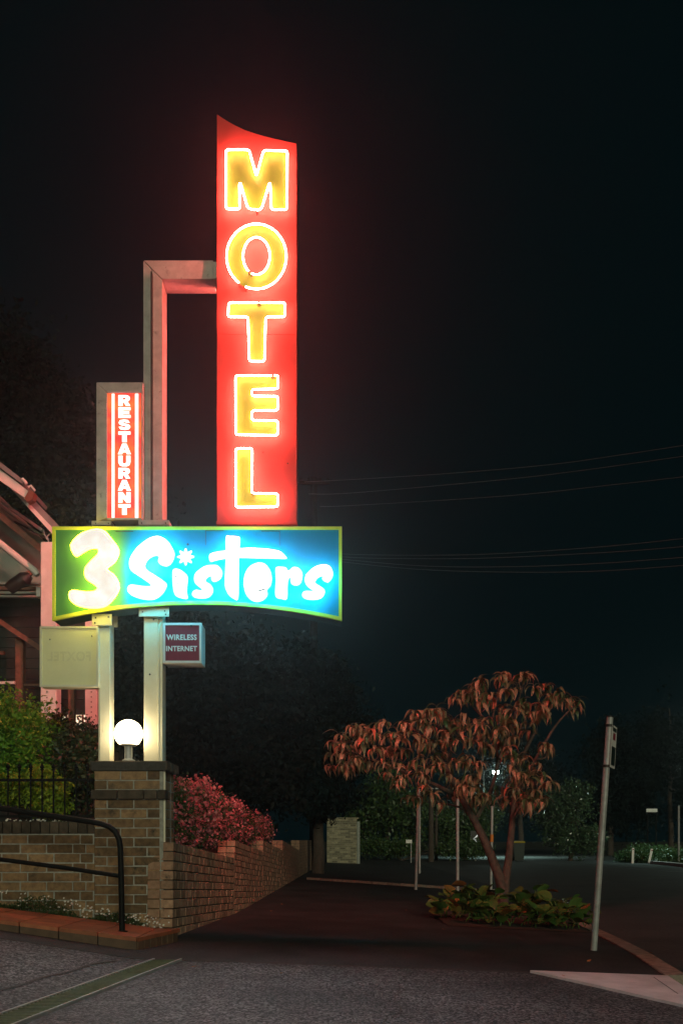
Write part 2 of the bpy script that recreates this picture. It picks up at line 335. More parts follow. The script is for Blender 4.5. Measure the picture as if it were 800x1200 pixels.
# tarred crack in the driveway left of the drain
m = MB(); cl = []
for t in np.linspace(0, 1, 26):
    D = 4.3+t*1.95; X = DX(D)-0.30-0.10*(1-t)+0.012*math.sin(t*21)
    cl.append((X, D))
L1 = [(x-0.012, d, gz(x-0.012, d)+0.004) for x, d in cl]; R1 = [(x+0.012, d, gz(x+0.012, d)+0.004) for x, d in cl]; n = len(cl)
m.add(L1+R1, [(i, i+1, n+i+1, n+i) for i in range(n-1)]).build('asphalt_crack', M_mortard, kind='structure')
for k, (xa, da, xb, db, am) in enumerate(((0.4,8.2,0.75,12.5,.06),(-1.0,9.2,1.3,9.6,.05),(-0.9,5.0,1.9,5.9,.05),(0.2,4.2,0.5,6.4,.04))):
    m = MB(); a_ = []; b_ = []
    for t in np.linspace(0, 1, 40):
        X = xa+(xb-xa)*t+am*math.sin(t*17+k)*random.uniform(.5,1); D = da+(db-da)*t+am*math.sin(t*13+2*k)*random.uniform(.5,1); w = random.uniform(.002,.007)*(1 if k < 2 else .6)
        nx, ny = -(db-da), (xb-xa); q = math.hypot(nx, ny); nx /= q; ny /= q
        a_.append((X-nx*w, D-ny*w, gz(X,D)+.004)); b_.append((X+nx*w, D+ny*w, gz(X,D)+.004))
    n = len(a_); m.add(a_+b_, [(i,i+1,n+i+1,n+i) for i in range(n-1)]).build('asphalt_crack', M_mortard, kind='structure')
# raised garden ground behind the low brick wall
m = MB(); V = []; Fc = []
gx = np.linspace(-9, -1.45, 14); gy = np.linspace(8.18, 30, 16)
for y in gy:
    for x in gx:
        X = x if x < -1.5 else -1.482+0.0222*(y-7.91)-0.2
        V.append((X, y, 0.98 if x < -2.3 else 0.55-0.01*(y-8)))
n = len(gx); Fc = [(j*n+i, j*n+i+1, (j+1)*n+i+1, (j+1)*n+i) for j in range(len(gy)-1) for i in range(n-1)]
npobj('garden_bed', np.array(V), np.array(Fc), M_soil, kind='structure')

# drain grate
dr = thing('drain_grate', (DX(5.4), 5.4, 0), 'long green drain grate set in the asphalt driveway', 'drain')
def dpt(D, off, dz): X = DX(D)+off; return Vector((X, D, gz(DX(D), D)+dz))
for off in (-0.098, 0.098):
    m = MB()
    ds = np.linspace(3.2, 6.44, 10)
    for a, b in zip(ds[:-1], ds[1:]): m.bar(dpt(a, off, 0.006), dpt(b, off, 0.006), 0.012, 0.02)
    m.build('grate_frame', M_galv, dr)
for k in range(5):
    d0 = 3.2+k*0.648; d1 = d0+0.625; m = MB()
    for D in np.arange(d0+0.02, d1-0.01, 0.042):
        m.bar(dpt(D, -0.092, 0.004), dpt(D+0.012*math.sin(D*5), 0.092, 0.004), 0.017, 0.012)
    for off in (-0.05, 0.0, 0.05): m.bar(dpt(d0, off, 0.0), dpt(d1, off, 0.0), 0.008, 0.012)
    m.build('grate_panel', M_grate, dr)
m = MB().add([dpt(3.2, -0.1, 0.0025), dpt(3.2, 0.1, 0.0025), dpt(6.44, 0.1, 0.0025), dpt(6.44, -0.1, 0.0025)], [(0,1,2,3)]); m.build('channel', M_mortard, dr)

# ---------------------------------------------------------------- bricks
def brick_mesh(name, l, d, h, mat, c=0.005):
    m = MB().cbox((-l/2, -d/2, -h/2), (l/2, d/2, h/2), c); return m.mesh(name, mat)
BL, BH, CO = 0.225, 0.076, 0.0842
B_full = brick_mesh('brick_full', BL, 0.11, BH, M_brick); B_half = brick_mesh('brick_half', 0.108, 0.11, BH, M_brick)
B_34 = brick_mesh('brick_three_quarter', 0.166, 0.11, BH, M_brick)
B_cap = brick_mesh('capping_brick', BL, 0.15, 0.082, M_brickd); B_caph = brick_mesh('capping_brick_half', 0.108, 0.15, 0.082, M_brickd)
B_sold = brick_mesh('soldier_brick', BH, 0.115, 0.108, M_brickd)
def jit(a=0.002): return random.uniform(-a, a)
def course(parent, x0, x1, D, z, offset, me_full, me_half, name='brick', rotz=0.0):
    # lay bricks from x0 to x1 with front face at depth D
    x = x0; first = True
    while x < x1-0.03:
        L = 0.108 if (first and offset) else BL
        if x+L > x1+0.01: L = 0.108 if x+0.108 <= x1+0.03 else x1-x
        me = me_full if L == BL else me_half; sc = 1.0 if L in (BL, 0.108) else L/0.108
        M = Matrix.Translation((x+L/2, D+0.055+jit(), z+jit(0.001))) @ Matrix.Rotation(jit(0.006), 4, 'Z') @ Matrix.Diagonal((sc,1,1,1))
        inst(name, me, M, parent); x += L+0.009; first = False
PX0, PX1, PD = P(110.5,0,7.9).x, P(191.5,0,7.9).x, 7.9
pier = thing('brick_pier', ((PX0+PX1)/2, PD+0.25, 0.05), 'square brown brick pier with dark capping carrying the sign posts', 'pier')
zt = P(0, 892, 7.9).z
MB().box((PX0+0.006, PD+0.004, 0.0), (PX1-0.004, PD+0.5, zt-0.09)).build('mortar', M_mortar, pier)
nc = 18; zc = zt-0.041
for i in range(nc):
    z = zt-0.082-0.008-CO*(i+0.5)+0.004
    dark = i == 2
    if dark:
        course(pier, PX0-0.02, PX1+0.02, PD-0.022, z, 0, B_cap, B_caph)
    else:
        course(pier, PX0, PX1, PD, z, i % 2, B_full, B_half)
    if z < 0.05: break
    for y in (PD+0.185, PD+0.42):                                    # right-hand and left-hand returns
        inst('brick', B_half if y > PD+0.4 else B_full, Matrix.Translation((PX1-0.054+jit(), y, z)) @ Matrix.Rotation(math.pi/2, 4, 'Z'), pier)
        inst('brick', B_half if y > PD+0.4 else B_full, Matrix.Translation((PX0+0.054-(0.02 if i % 2 else 0), y, z)) @ Matrix.Rotation(math.pi/2, 4, 'Z'), pier)
x = PX0-0.035
while x < PX1+0.02:
    for y in (PD-0.03+0.06, PD+0.24, PD+0.44):
        inst('capping_brick', B_cap, Matrix.Translation((min(x+0.112, PX1+0.035-0.112), y+0.03, zc+jit(0.0015))) @ Matrix.Rotation(jit(0.01), 4, 'Z'), pier)
    x += 0.234
MB().box((PX0-0.02, PD-0.02, zt-0.086), (PX1+0.02, PD+0.5, zt-0.012)).build('capping_mortar', M_mortard, pier)

# low garden wall left of the pier
lw = thing('garden_wall', (-3.1, 8.05, 0.05), 'low brown brick garden wall left of the pier topped by upright bricks', 'wall')
LD = 8.0; lz = P(0, 963, 8.0).z
MB().box((-4.2, LD+0.004, 0.0), (PX0-0.003, LD+0.2, lz-0.11)).build('mortar', M_mortar, lw)
for i in range(11):
    z = lz-0.112-0.006-CO*(i+0.5)
    if z < 0.1: break
    course(lw, -4.2+0.05*(i % 2), PX0-0.004, LD, z, i % 2, B_full, B_half)
x = -4.2
while x < PX0-0.06:
    inst('soldier_brick', B_sold, Matrix.Translation((x+BH/2, LD+0.06+jit(0.004), lz-0.054+jit(0.003))) @ Matrix.Rotation(jit(0.02), 4, 'Y'), lw)
    inst('soldier_brick', B_sold, Matrix.Translation((x+BH/2, LD+0.183, lz-0.054+jit(0.003))), lw); x += BH+0.008

# stepped brick wall running away along the footpath
rw = thing('boundary_wall', (-1.4, 7.6, 0.0), 'long red-brown brick wall with stepped top running back beside the footpath', 'wall')
BW_full = brick_mesh('wall_brick', BL, 0.11, BH, M_brickw); BW_half = brick_mesh('wall_brick_half', 0.108, 0.11, BH, M_brickw)
WX = lambda D: -1.482+0.0222*(D-7.91)
starts = [7.91, 11.74, 15.1, 18.85, 24.0, 36.0]; slopes = [0.056, 0.056, 0.056, 0.054, 0.0]
THK = 0.235; cheap = MB(); nb = 0
for k in range(5):
    d0, d1 = starts[k], starts[k+1]; sl = slopes[k]; top = 0.885 if k == 0 else 0.9
    u = Vector((0.0222, 1, -sl)).normalized(); nrm = Vector((1, -0.0222, 0)).normalized(); up = nrm.cross(u).normalized()
    if up.z < 0: up = -up
    o = Vector((WX(d0), d0, top)); Ln = (d1-d0)/u.y
    core = [o-nrm*0.012+u*0.012-up*0.01, o-nrm*(THK-0.012)+u*0.012-up*0.01]
    c = MB(); a, b = core; e = u*(Ln-0.0); dn = Vector((0,0,-1.35))
    vs = [a, b, b+e, a+e, a+dn, b+dn, b+e+dn, a+e+dn]
    c.add(vs, [(0,1,2,3),(4,7,6,5),(0,4,5,1),(1,5,6,2),(2,6,7,3),(3,7,4,0)]).build('mortar', M_mortard, rw)
    R = Matrix((u, nrm, up)).transposed().to_4x4()
    for ci in range(13):
        s = 0.0; first = True
        while s < Ln-0.05:
            L = 0.108 if (first and ci % 2) else min(BL, Ln-s)
            p = o+u*(s+L/2)-up*(CO*(ci+0.5))-nrm*(0.055+jit(0.003))
            if p.z < gz(p.x+0.1, p.y)-0.06: break
            if k == 0 or (k == 1 and s < 1.3):
                inst('brick', BW_full if L > 0.2 else BW_half, Matrix.Translation(p) @ R @ Matrix.Diagonal((1 if L > 0.2 or L == 0.108 else L/0.108,1,1,1)), rw)
            else:
                h = [(-L/2+0.004), (L/2-0.004)]
                q = [p+u*h[a]+nrm*0.055*bb+up*(BH/2)*cc for cc in (-1,1) for bb in (-1,1) for a in (0,1)]
                cheap.add(q, [(0,1,3,2),(4,6,7,5),(2,3,7,6),(0,4,5,1),(0,2,6,4),(1,5,7,3)])
            s += L+0.009; first = False
        # the end of each segment that faces the street
        if k == 0 or ci < 4:
            pe = o-up*(CO*(ci+0.5))-nrm*(THK-0.065)+u*0.11
            if pe.z > 0.0: inst('brick', BW_full, Matrix.Translation(pe) @ R, rw)
cheap.build('far_bricks', M_brickw, rw, kind='stuff')

# ---------------------------------------------------------------- tiled ramp
ramp = thing('tiled_ramp', (-2.2, 7.3, 0.05), 'terracotta tiled entry ramp with brown nosing in front of the brick pier', 'ramp')
RZ = lambda X: 0.148-0.13*(X+1.56) if X < -1.56 else 0.148
def rp(X, D, dz=0.0): return Vector((X, D, RZ(X)+dz))
RF = lambda X: 6.9 if X < -1.56 else 6.9+(X+1.56)*4.2            # front edge; the right end runs back to the pier
m = MB(); xs = np.linspace(-4.2, -1.575, 12)
vs = []; fs = []
for x in xs: vs += [rp(x, 6.93, -0.028), rp(x, 7.66, -0.028), Vector((x, 6.93, -0.2)), Vector((x, 7.66, -0.2))]
for i in range(len(xs)-1):
    a = i*4; b = a+4; fs += [(a, b, b+1, a+1), (a+2, a, b, b+2), (a+1, b+1, b+3, a+3)]
fs += [(0,1,3,2), (4*11,4*11+2,4*11+3,4*11+1)]
m.add(vs, fs).build('ramp_core', M_mortard, ramp)
m = MB(); m.prism([Vector((-1.575,6.93,0.12)), Vector((-1.40,7.60,0.12)), Vector((-1.575,7.66,0.12))], (0,0,-0.3)); m.build('ramp_end_core', M_mortard, ramp)
TW = 0.298; x = -1.575
while x > -4.2:
    x0 = x-TW
    for r_, (ya, yb) in enumerate(((6.895,7.095),(7.103,7.375),(7.383,7.655))):
        t = MB(); q = [rp(x0+0.003,ya), rp(x-0.003,ya), rp(x-0.003,yb), rp(x0+0.003,yb)]
        t.prism([p-Vector((0,0,0.03)) for p in q], (0,0,0.03+jit(0.0012))); t.build('paving_tile', M_tile, ramp)
    t = MB(); q = [rp(x0+0.004,6.9,-0.031), rp(x-0.004,6.9,-0.031), rp(x-0.004,6.9,-0.155), rp(x0+0.004,6.9,-0.155)]
    t.prism(q, (0,0.024,0)); t.build('nosing_tile', M_tilef, ramp); x -= TW+0.004
t = MB(); t.prism([Vector((-1.571,6.895,0.118)), Vector((-1.371,7.62,0.118)), Vector((-1.571,7.655,0.118))], (0,0,0.03)); t.build('corner_tile', M_tile, ramp)
p0, p1 = Vector((-1.566,6.905,0)), Vector((-1.385,7.60,0)); dv = (p1-p0)
for k in range(7):
    a = p0+dv*(k/7+0.008); b = p0+dv*((k+1)/7-0.008); t = MB()
    t.prism([a+Vector((0,0,0.117)), b+Vector((0,0,0.117)), b+Vector((0,0,-0.02)), a+Vector((0,0,-0.02))], Vector((-0.02,0.005,0))); t.build('nosing_tile', M_tilef, ramp)

# handrail
hr = thing('handrail', (P(143,1092,7.15).x, 7.15, 0.15), 'black tubular steel handrail with a curved end on the tiled ramp', 'handrail')
D = 7.15
top = [P(-60,937.5,D), P(0,947.5,D), P(60,956.5,D), P(105,963,D), P(118,965.5,D), P(128,969,D), P(135.5,975.5,D), P(139.5,984,D), P(141,994,D), P(142,1030,D), P(143,1092,D)]
MB().tube(top, 0.0235, 12).build('top_rail', M_iron, hr, smooth=True)
MB().tube([P(-60,998,D), P(0,1007.5,D), P(70,1016.5,D), P(141,1027,D)], 0.018, 12).build('lower_rail', M_iron, hr, smooth=True)
MB().lathe(P(143,1092.5,D), [(0.045,0),(0.045,0.008),(0.026,0.012)], 16).build('base_flange', M_iron, hr)

# ---------------------------------------------------------------- sign posts and brackets
SD = 8.0        # depth of the sign faces
def post(name, x0, x1, ytop, label):
    a = P(x0, ytop, 8.05); b = P(x1, 892.5, 8.05); r = thing(name, ((a.x+b.x)/2, 8.12, b.z), label, 'post')
    return r, a, b
p1, a, b = post('sign_post', 116.5, 129, 728, 'slim cream steel post on the pier under the figure three')
MB().cbox((a.x, 8.05, b.z), (b.x, 8.19, a.z), 0.004).build('shaft', M_cream, p1)
MB().box((a.x-0.012, 8.062, b.z), (a.x-0.001, 8.17, a.z)).build('edge_trim', M_cream, p1)
m = MB().cbox((P(107.5,0,8.0).x, 8.0, P(0,733,8.0).z), (P(131,0,8.0).x, 8.012, P(0,719.5,8.0).z), 0.003); bp = m.build('bracket_plate', M_cream, p1)
m = MB().cbox((P(122,0,8.2).x, 8.2, P(0,735,8.2).z), (P(137.5,0,8.2).x, 8.212, P(0,722,8.2).z), 0.003); m.build('bracket_plate', M_cream, p1)
for x, y in ((112,724),(127,723),(111,730)):
    MB().tube([P(x,y,7.992), P(x,y,8.002)], 0.008, 6, ref=(0,0,1)).build('bolt', M_bolt, bp)
p2, a, b = post('sign_post', 168.5, 185, 716, 'wide cream steel post on the pier beside the wireless internet box')
MB().cbox((a.x, 8.05, b.z), (b.x, 8.20, a.z), 0.004).build('shaft', M_cream, p2)
x2 = P(187,0,8.06).x; x3 = P(190.5,0,8.06).x
MB().box((b.x+0.001, 8.075, b.z), (x2, 8.19, a.z)).build('web', M_cream, p2)
MB().cbox((x2+0.001, 8.06, b.z), (x3, 8.20, a.z), 0.003).build('flange', M_cream, p2)
m = MB().cbox((P(162.5,0,8.0).x, 8.0, P(0,722.5,8.0).z), (P(198,0,8.0).x, 8.012, P(0,711.5,8.0).z), 0.003); bp = m.build('bracket_plate', M_cream, p2)
for x, y in ((167,717),(193,716),(194,720)):
    MB().tube([P(x,y,7.992), P(x,y,8.002)], 0.007, 6, ref=(0,0,1)).build('bolt', M_bolt, bp)
for x, y in ((180,726),(175.5,790.5)):
    MB().tube([P(x,y,8.042), P(x,y,8.052)], 0.009, 6, ref=(0,0,1)).build('bolt', M_bolt, p2)
c = [P(195,716,8.1), P(193,722,8.1), P(189,729,8.05), P(186.5,733,8.03), P(186,760,8.035), P(186,892,8.035)]
MB().tube(c, 0.009, 8).build('conduit', M_cream, p2, smooth=True)
MB().tube([P(192.6,893,7.93), P(192.6,987,7.93)], 0.010, 8).build('pier_conduit', M_cream, p2, smooth=True)

# upper bracket arm carrying the tall sign
arm = thing('cantilever_frame', P(181,613,8.1), 'tall inverted L steel arm holding the vertical red sign', 'bracket')
AD = 8.07; AB = 8.0+0.22
def quadprism(pts, D, t): return MB().prism([P(x, y, D) for x, y in pts], (0, t, 0))
quadprism([(168,305.5),(177,314.7),(177,610),(168,610)], AD, 0.22).build('left_channel', M_steel, arm)
quadprism([(178,315.7),(190,327.5),(190,610),(178,610)], AD, 0.22).build('right_channel', M_steel, arm)
MB().box((P(176.8,0,8.03).x, 8.02, P(0,610,8).z), (P(178.2,0,8.03).x, 8.2, P(0,316,8).z)).build('seam', M_black, arm)
quadprism([(168.8,305),(249.5,305),(249.5,326.5),(190.2,326.5)], AD, 0.22).build('beam', M_steel, arm)
MB().box((P(249.7,0,8.03).x, 8.03, P(0,326,8.03).z), (P(255,0,8.03).x, 8.19, P(0,306.5,8.03).z)).build('beam_stub', M_steel, arm)
pl = MB().cbox((P(162,0,7.98).x, 7.98, P(0,616,8).z), (P(198,0,7.98).x, 8.24, P(0,610.2,8).z), 0.003).build('base_plate', M_steel, arm)
for x in (166,194): MB().tube([P(x,613,7.972), P(x,613,7.982)], 0.007, 6, ref=(0,0,1)).build('bolt', M_bolt, pl)

# ---------------------------------------------------------------- neon lettering helpers
def fillet(pts, r, closed=True, seg=4):
    out = []; n = len(pts); pts = [Vector((p[0], p[1])) for p in pts]
    for i, p in enumerate(pts):
        if not closed and i in (0, n-1): out.append(p); continue
        a, b = pts[i-1], pts[(i+1) % n]
        da, db = (a-p), (b-p); rr = min(r, da.length*0.45, db.length*0.45)
        pa = p+da.normalized()*rr; pb = p+db.normalized()*rr
        for k in range(seg+1):
            t = k/seg; out.append(pa*(1-t)**2+p*2*t*(1-t)+pb*t*t)
    return [(q.x, q.y) for q in out]
def catmull(pts, seg=4):
    n = len(pts); out = []; A = [Vector((p[0], p[1])) for p in pts]
    for i in range(n):
        p0, p1_, p2_, p3 = A[i-1], A[i], A[(i+1) % n], A[(i+2) % n]
        for k in range(seg):
            t = k/seg
            q = 0.5*((2*p1_)+(-p0+p2_)*t+(2*p0-5*p1_+4*p2_-p3)*t*t+(-p0+3*p1_-3*p2_+p3)*t**3)
            out.append((q.x, q.y))
    return out
def inset(pts, d):     # pull an outline inward by d pixels
    n = len(pts); area = sum(pts[i][0]*pts[(i+1) % n][1]-pts[(i+1) % n][0]*pts[i][1] for i in range(n)); sg = 1 if area > 0 else -1
    out = []
    for i in range(n):
        a, b = Vector(pts[i-1]), Vector(pts[(i+1) % n]); t = (b-a).normalized(); out.append((pts[i][0]-t.y*sg*d, pts[i][1]+t.x*sg*d))
    return out
def sign_boost_spots(parent, spots, color, power, back=False, cone=172):     # spots added just off a sign's face to boost the light it casts
    for x, y, z in spots:
        l = bpy.data.lights.new('sign_boost_spot', 'SPOT'); l.spot_size = math.radians(cone); l.spot_blend = 1.0
        l.color = color; l.energy = power/len(spots); l.shadow_soft_size = 0.0
        o = bpy.data.objects.new('sign_boost_spot', l); COL.objects.link(o); o.location = (x, y, z)
        o.rotation_euler = (math.pi/2, 0, 0 if back else math.pi); reg(o, (x, y, z)); attach(o, parent)

# ---------------------------------------------------------------- MOTEL sign
ms = thing('motel_sign', P(300,614,8.05), 'tall vertical red sign with yellow neon letters spelling MOTEL', 'sign')
MD0, MT = 7.98, 0.24
top_c = [(254.2,133.5),(262,138.8),(270,143.6),(278,147.8),(286,151.5),(293,154),(300,156.3),(308,158.6),(317.5,161.2),(326,163.2),(335,165.2),(347.3,167.8)]
MB().prism([P(x, y, MD0) for x, y in top_c+[(347.3,391.3),(254.2,391.3)]], (0,MT,0)).build('upper_panel', M_red_panel, ms)
MB().prism([P(x, y, MD0) for x, y in [(254.2,391.8),(347.3,391.8),(347.3,612),(254.2,612)]], (0,MT,0)).build('lower_panel', M_red_panel, ms)
MB().cbox((P(253,0,7.97).x, 7.97, P(0,616,8).z), (P(348.3,0,7.97).x, 8.23, P(0,611.8,8).z), 0.003).build('base_channel', M_red_panel, ms)
def z1(pts): return [(230+x/5.714, 120+y/5.714) for x, y in pts]
def z2(pts): return [(230+x/5.714, 320+y/5.714) for x, y in pts]
def z3(pts): return [(230+x/5.714, 480+y/5.714) for x, y in pts]
Mo = z1([(402,716),(365,714),(342,700),(296,540),(288,545),(290,712),(199,711),(199,314),(352,314),(402,492),(450,319),(609,322),(606,716),(502,716),(494,540),(486,545),(440,700),(425,718),(404,718)])
To = z2([(424,197),(594,197),(592,292),(464,292),(456,590),(354,588),(346,292),(212,292),(216,197),(412,197)])
Eo = z2([(505,686),(262,686),(264,1082),(544,1086),(546,988),(372,985),(372,920),(546,918),(546,824),(372,822),(372,778),(547,774),(547,686),(520,686)])
Lo = z3([(372,557),(374,260),(264,260),(264,653),(544,651),(546,563),(385,560)])
TUBE_D = MD0-0.062; FACE_D = MD0-0.016
def neon_letter(name, outline, holes=(), gap=True, r=3.2):
    f = MB()
    if not holes:
        f.prism([P(x, y, FACE_D) for x, y in inset(fillet(outline, r, True, 3), 0.3)], (0,0.014,0))
    else:
        out = outline; inn = holes[0]; n = len(out)
        vs = [P(x,y,FACE_D) for x,y in out]+[P(x,y,FACE_D) for x,y in inn]; vb = [v+Vector((0,0.014,0)) for v in vs]
        fs = []
        for i in range(n):
            j = (i+1) % n; fs += [(i,j,n+j,n+i), (2*n+i,3*n+i,3*n+j,2*n+j), (i,2*n+i,2*n+j,j), (n+i,n+j,3*n+j,3*n+i)]
        f.add(vs+vb, fs)
    face = f.build(name, M_letter, ms)
    for side in (0, 1):
        dep = TUBE_D if side == 0 else MD0+MT+0.062
        pl_ = MD0 if side == 0 else MD0+MT
        outs = [outline]+list(holes)
        for o in outs:
            pts = fillet(o, r, False, 4) if not holes else o[:-1]
            pp = [P(x, y, 8.0) for x, y in pts]; pp = [Vector((q.x*dep/8.0 if side == 0 else q.x, dep, HC+(q.z-HC)*(dep/8.0 if side == 0 else 1.0))) for q in pp]
            if side == 0: pp = [P(x, y, dep) for x, y in pts]
            t = (pp[1]-pp[0]).normalized(); e = (pp[-1]-pp[-2]).normalized()
            for e_ in (pp[0], pp[-1]): MB().tube([Vector((e_.x, dep, e_.z)), Vector((e_.x, pl_, e_.z))], 0.006, 6, ref=(0,0,1)).build('tube_end', M_bolt, face)
            MB().tube(pp, 0.0066, 8, ref=(0.13,0.99,0.07)).build('neon_tube', G_neon, face if side == 0 else face, smooth=True)
    return face
neon_letter('letter_m', Mo)
nO = 48
oo = [(300.4+35*math.cos(2*math.pi*i/nO+2.2), 300.2+38.2*math.sin(2*math.pi*i/nO+2.2)) for i in range(nO)]
oi = [(300.4+15.7*math.cos(2*math.pi*i/nO+2.2), 299.6+21.9*math.sin(2*math.pi*i/nO+2.2)) for i in range(nO)]
neon_letter('letter_o', oo, [oi]); neon_letter('letter_t', To); neon_letter('letter_e', Eo); neon_letter('letter_l', Lo)
for x, y in ((308,530),(337,543)): MB().tube([P(x,y,MD0-0.006), P(x,y,MD0+0.002)], 0.007, 6, ref=(0,0,1)).build('rivet', M_bolt, ms)
for side in (0, 1):
    pts = [P(300.7, y, MD0) for y in (210, 300, 390, 475, 562)]
    sign_boost_spots(ms, [(p.x, MD0-0.11 if side == 0 else MD0+MT+0.11, p.z) for p in pts], (1.0,0.24,0.21), (180, 780)[side], side == 1)

# ---------------------------------------------------------------- 3 Sisters sign
ss = thing('name_sign', P(230,726,8.05), 'wide blue sign with arched bottom reading 3 Sisters in white lit letters', 'sign')
SD0, ST = 7.94, 0.30
def arc_y(x): 
    xm = 231.0; yb = 708.0
    return yb+((x-xm)/169.5)**2*19.3
xs = np.linspace(61, 400.5, 41)
outer = [(61,617),(400.5,617)]+[(x, arc_y(x)) for x in xs[::-1]]
inner = [(64.8,620.6),(396.7,620.6)]+[(x, arc_y(x)-4.0) for x in np.linspace(64.8, 396.7, 41)[::-1]]
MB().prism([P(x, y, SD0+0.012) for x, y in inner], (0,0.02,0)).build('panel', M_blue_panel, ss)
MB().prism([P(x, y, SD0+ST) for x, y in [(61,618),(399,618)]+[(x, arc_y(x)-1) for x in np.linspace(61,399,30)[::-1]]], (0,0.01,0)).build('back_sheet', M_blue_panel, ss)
def strip(pts_o, pts_i, name, t=0.036):
    m = MB(); n = len(pts_o); A = [P(x,y,SD0) for x,y in pts_o]; B = [P(x,y,SD0) for x,y in pts_i]; o = Vector((0,t,0))
    vs = A+B+[v+o for v in A]+[v+o for v in B]; fs = []
    for i in range(n-1):
        fs += [(i,i+1,n+i+1,n+i),(2*n+i,3*n+i,3*n+i+1,2*n+i+1),(i,2*n+i,2*n+i+1,i+1),(n+i,n+i+1,3*n+i+1,3*n+i)]
    fs += [(0,n,3*n,2*n),(n-1,2*n+n-1,3*n+n-1,n+n-1)]
    return m.add(vs, fs).build(name, M_frame_y, ss)
M_cab = paint('dark_teal_cabinet', (0.012,0.06,0.065), (0.009,0.045,0.05), 0.6, 6, spec=0.1)
MB().prism([P(x, y, SD0+0.037) for x, y in [(61.6,617.6),(399.9,617.6)]+[(x, arc_y(x)-0.6) for x in np.linspace(61.6, 399.9, 41)[::-1]]], (0,ST-0.045,0)).build('cabinet', M_cab, ss)
strip([(61,617),(400.5,617)], [(64.7,620.5),(396.8,620.5)], 'top_trim')
strip([(61,617.2),(61,arc_y(61)-.2)], [(64.7,620.8),(64.7,arc_y(64.7)-4.2)], 'left_trim')
strip([(400.5,617.2),(400.5,arc_y(400.5)-.2)], [(396.8,620.8),(396.8,arc_y(396.8)-4.2)], 'right_trim')
strip([(x, arc_y(x)) for x in xs], [(61+3.8+(x-61)*(331.9/339.5), arc_y(61+3.8+(x-61)*(331.9/339.5))-4.0) for x in xs], 'bottom_trim')
za = lambda pts: [(55+x/4.444, 605+y/4.444) for x, y in pts]
zb = lambda pts: [(225+x/4.444, 605+y/4.444) for x, y in pts]
three = za([(125,150),(160,105),(205,80),(260,67),(300,80),(330,115),(365,160),(372,195),(350,240),(308,275),(345,305),(372,350),(370,390),(345,430),(310,465),(260,478),(190,472),(145,455),(118,425),(120,395),(145,388),(200,396),(245,393),(264,380),(258,360),(220,335),(200,310),(202,270),(230,235),(265,200),(270,175),(258,165),(225,168),(185,190),(155,208),(138,190)])
Sbig = za([(585,103),(625,125),(655,170),(665,205),(650,245),(625,262),(595,255),(578,235),(583,210),(560,208),(530,225),(512,255),(522,280),(560,305),(605,335),(625,358),(610,395),(580,425),(545,437),(490,432),(440,412),(418,385),(425,362),(445,355),(500,363),(543,360),(490,320),(440,285),(427,250),(435,210),(470,160),(520,120),(555,105)])
ii = za([(655,280),(675,272),(705,285),(730,310),(733,340),(728,390),(733,430),(700,428),(670,415),(657,380),(653,320)])
s1 = zb([(100,253),(130,255),(150,275),(158,300),(145,330),(115,343),(100,330),(98,312),(76,325),(72,340),(95,355),(110,380),(105,405),(85,425),(50,430),(15,425),(0,410),(2,395),(20,382),(52,388),(45,375),(20,355),(10,330),(15,300),(40,275),(70,258)])
tv = zb([(175,110),(195,102),(235,105),(250,118),(245,200),(243,330),(240,432),(215,430),(190,410),(172,370),(170,330),(175,220)])
tx = zb([(88,205),(110,188),(175,178),(250,166),(330,165),(400,170),(455,180),(480,200),(493,222),(440,222),(330,220),(250,218),(175,222),(130,230),(95,238)])
ee = zb([(345,240),(380,248),(405,280),(415,320),(410,360),(391,385),(393,410),(375,435),(345,447),(310,440),(280,405),(268,350),(275,300),(300,260)])
rr = zb([(435,270),(460,262),(490,268),(501,285),(525,265),(555,270),(573,295),(572,330),(560,355),(535,362),(515,350),(512,318),(498,345),(495,430),(465,432),(440,425),(432,400),(436,330)])
s2 = zb([(680,250),(715,258),(733,290),(730,320),(710,345),(688,340),(676,325),(680,313),(655,322),(641,345),(660,360),(688,380),(690,405),(670,430),(630,437),(590,432),(572,415),(578,395),(600,388),(630,389),(605,370),(588,345),(590,310),(610,285),(640,262)])
fl = []
for k in range(64):
    g = 2*math.pi*k/64; rad = 36+10*math.cos(8*g); fl.append((722+rad*math.cos(g), 212+rad*math.sin(g)))
fl = za(fl)
LF = SD0-0.105
def lit_letter(name, outlines, gf, gb, smooth=True, stand=0.05):
    m = MB()
    for q, o in enumerate(outlines):
        pts = catmull(o, 3) if smooth else o; n = len(pts); dd = LF-0.003*q
        A = [P(x, y, dd) for x, y in inset(pts, 1.1)]; B = [P(x, y, dd+0.010) for x, y in pts]; C_ = [P(x, y, dd+0.022) for x, y in inset(pts, 0.6)]
        m.add(A+B+C_, [tuple(range(n))]+[(i,(i+1) % n,n+(i+1) % n,n+i) for i in range(n)], 0)
        m.add(A+B+C_, [(n+i,n+(i+1) % n,2*n+(i+1) % n,2*n+i) for i in range(n)]+[tuple(range(3*n-1, 2*n-1, -1))], 1)
    return m.build(name, [gf, gb], ss)
lets = [lit_letter('figure_three', [three], G_three_f, G_three_b)]
for nm, o in (('letter_s_capital', [Sbig]), ('letter_i', [ii]), ('letter_s', [s1]), ('letter_t', [tv, tx]), ('letter_e', [ee]), ('letter_r', [rr]), ('letter_s', [s2])):
    lets.append(lit_letter(nm, o, G_sis_f, G_sis_b))
lets.append(lit_letter('flower_dot', [fl], G_sis_f, G_sis_b, False))
# warm tube along the edge of the three
MB().tube([P(x, y, LF+0.028) for x, y in catmull(three, 2)], 0.008, 6, closed=True, ref=(0.13,0.99,0.07)).build('edge_tube', G_three_b, lets[0])
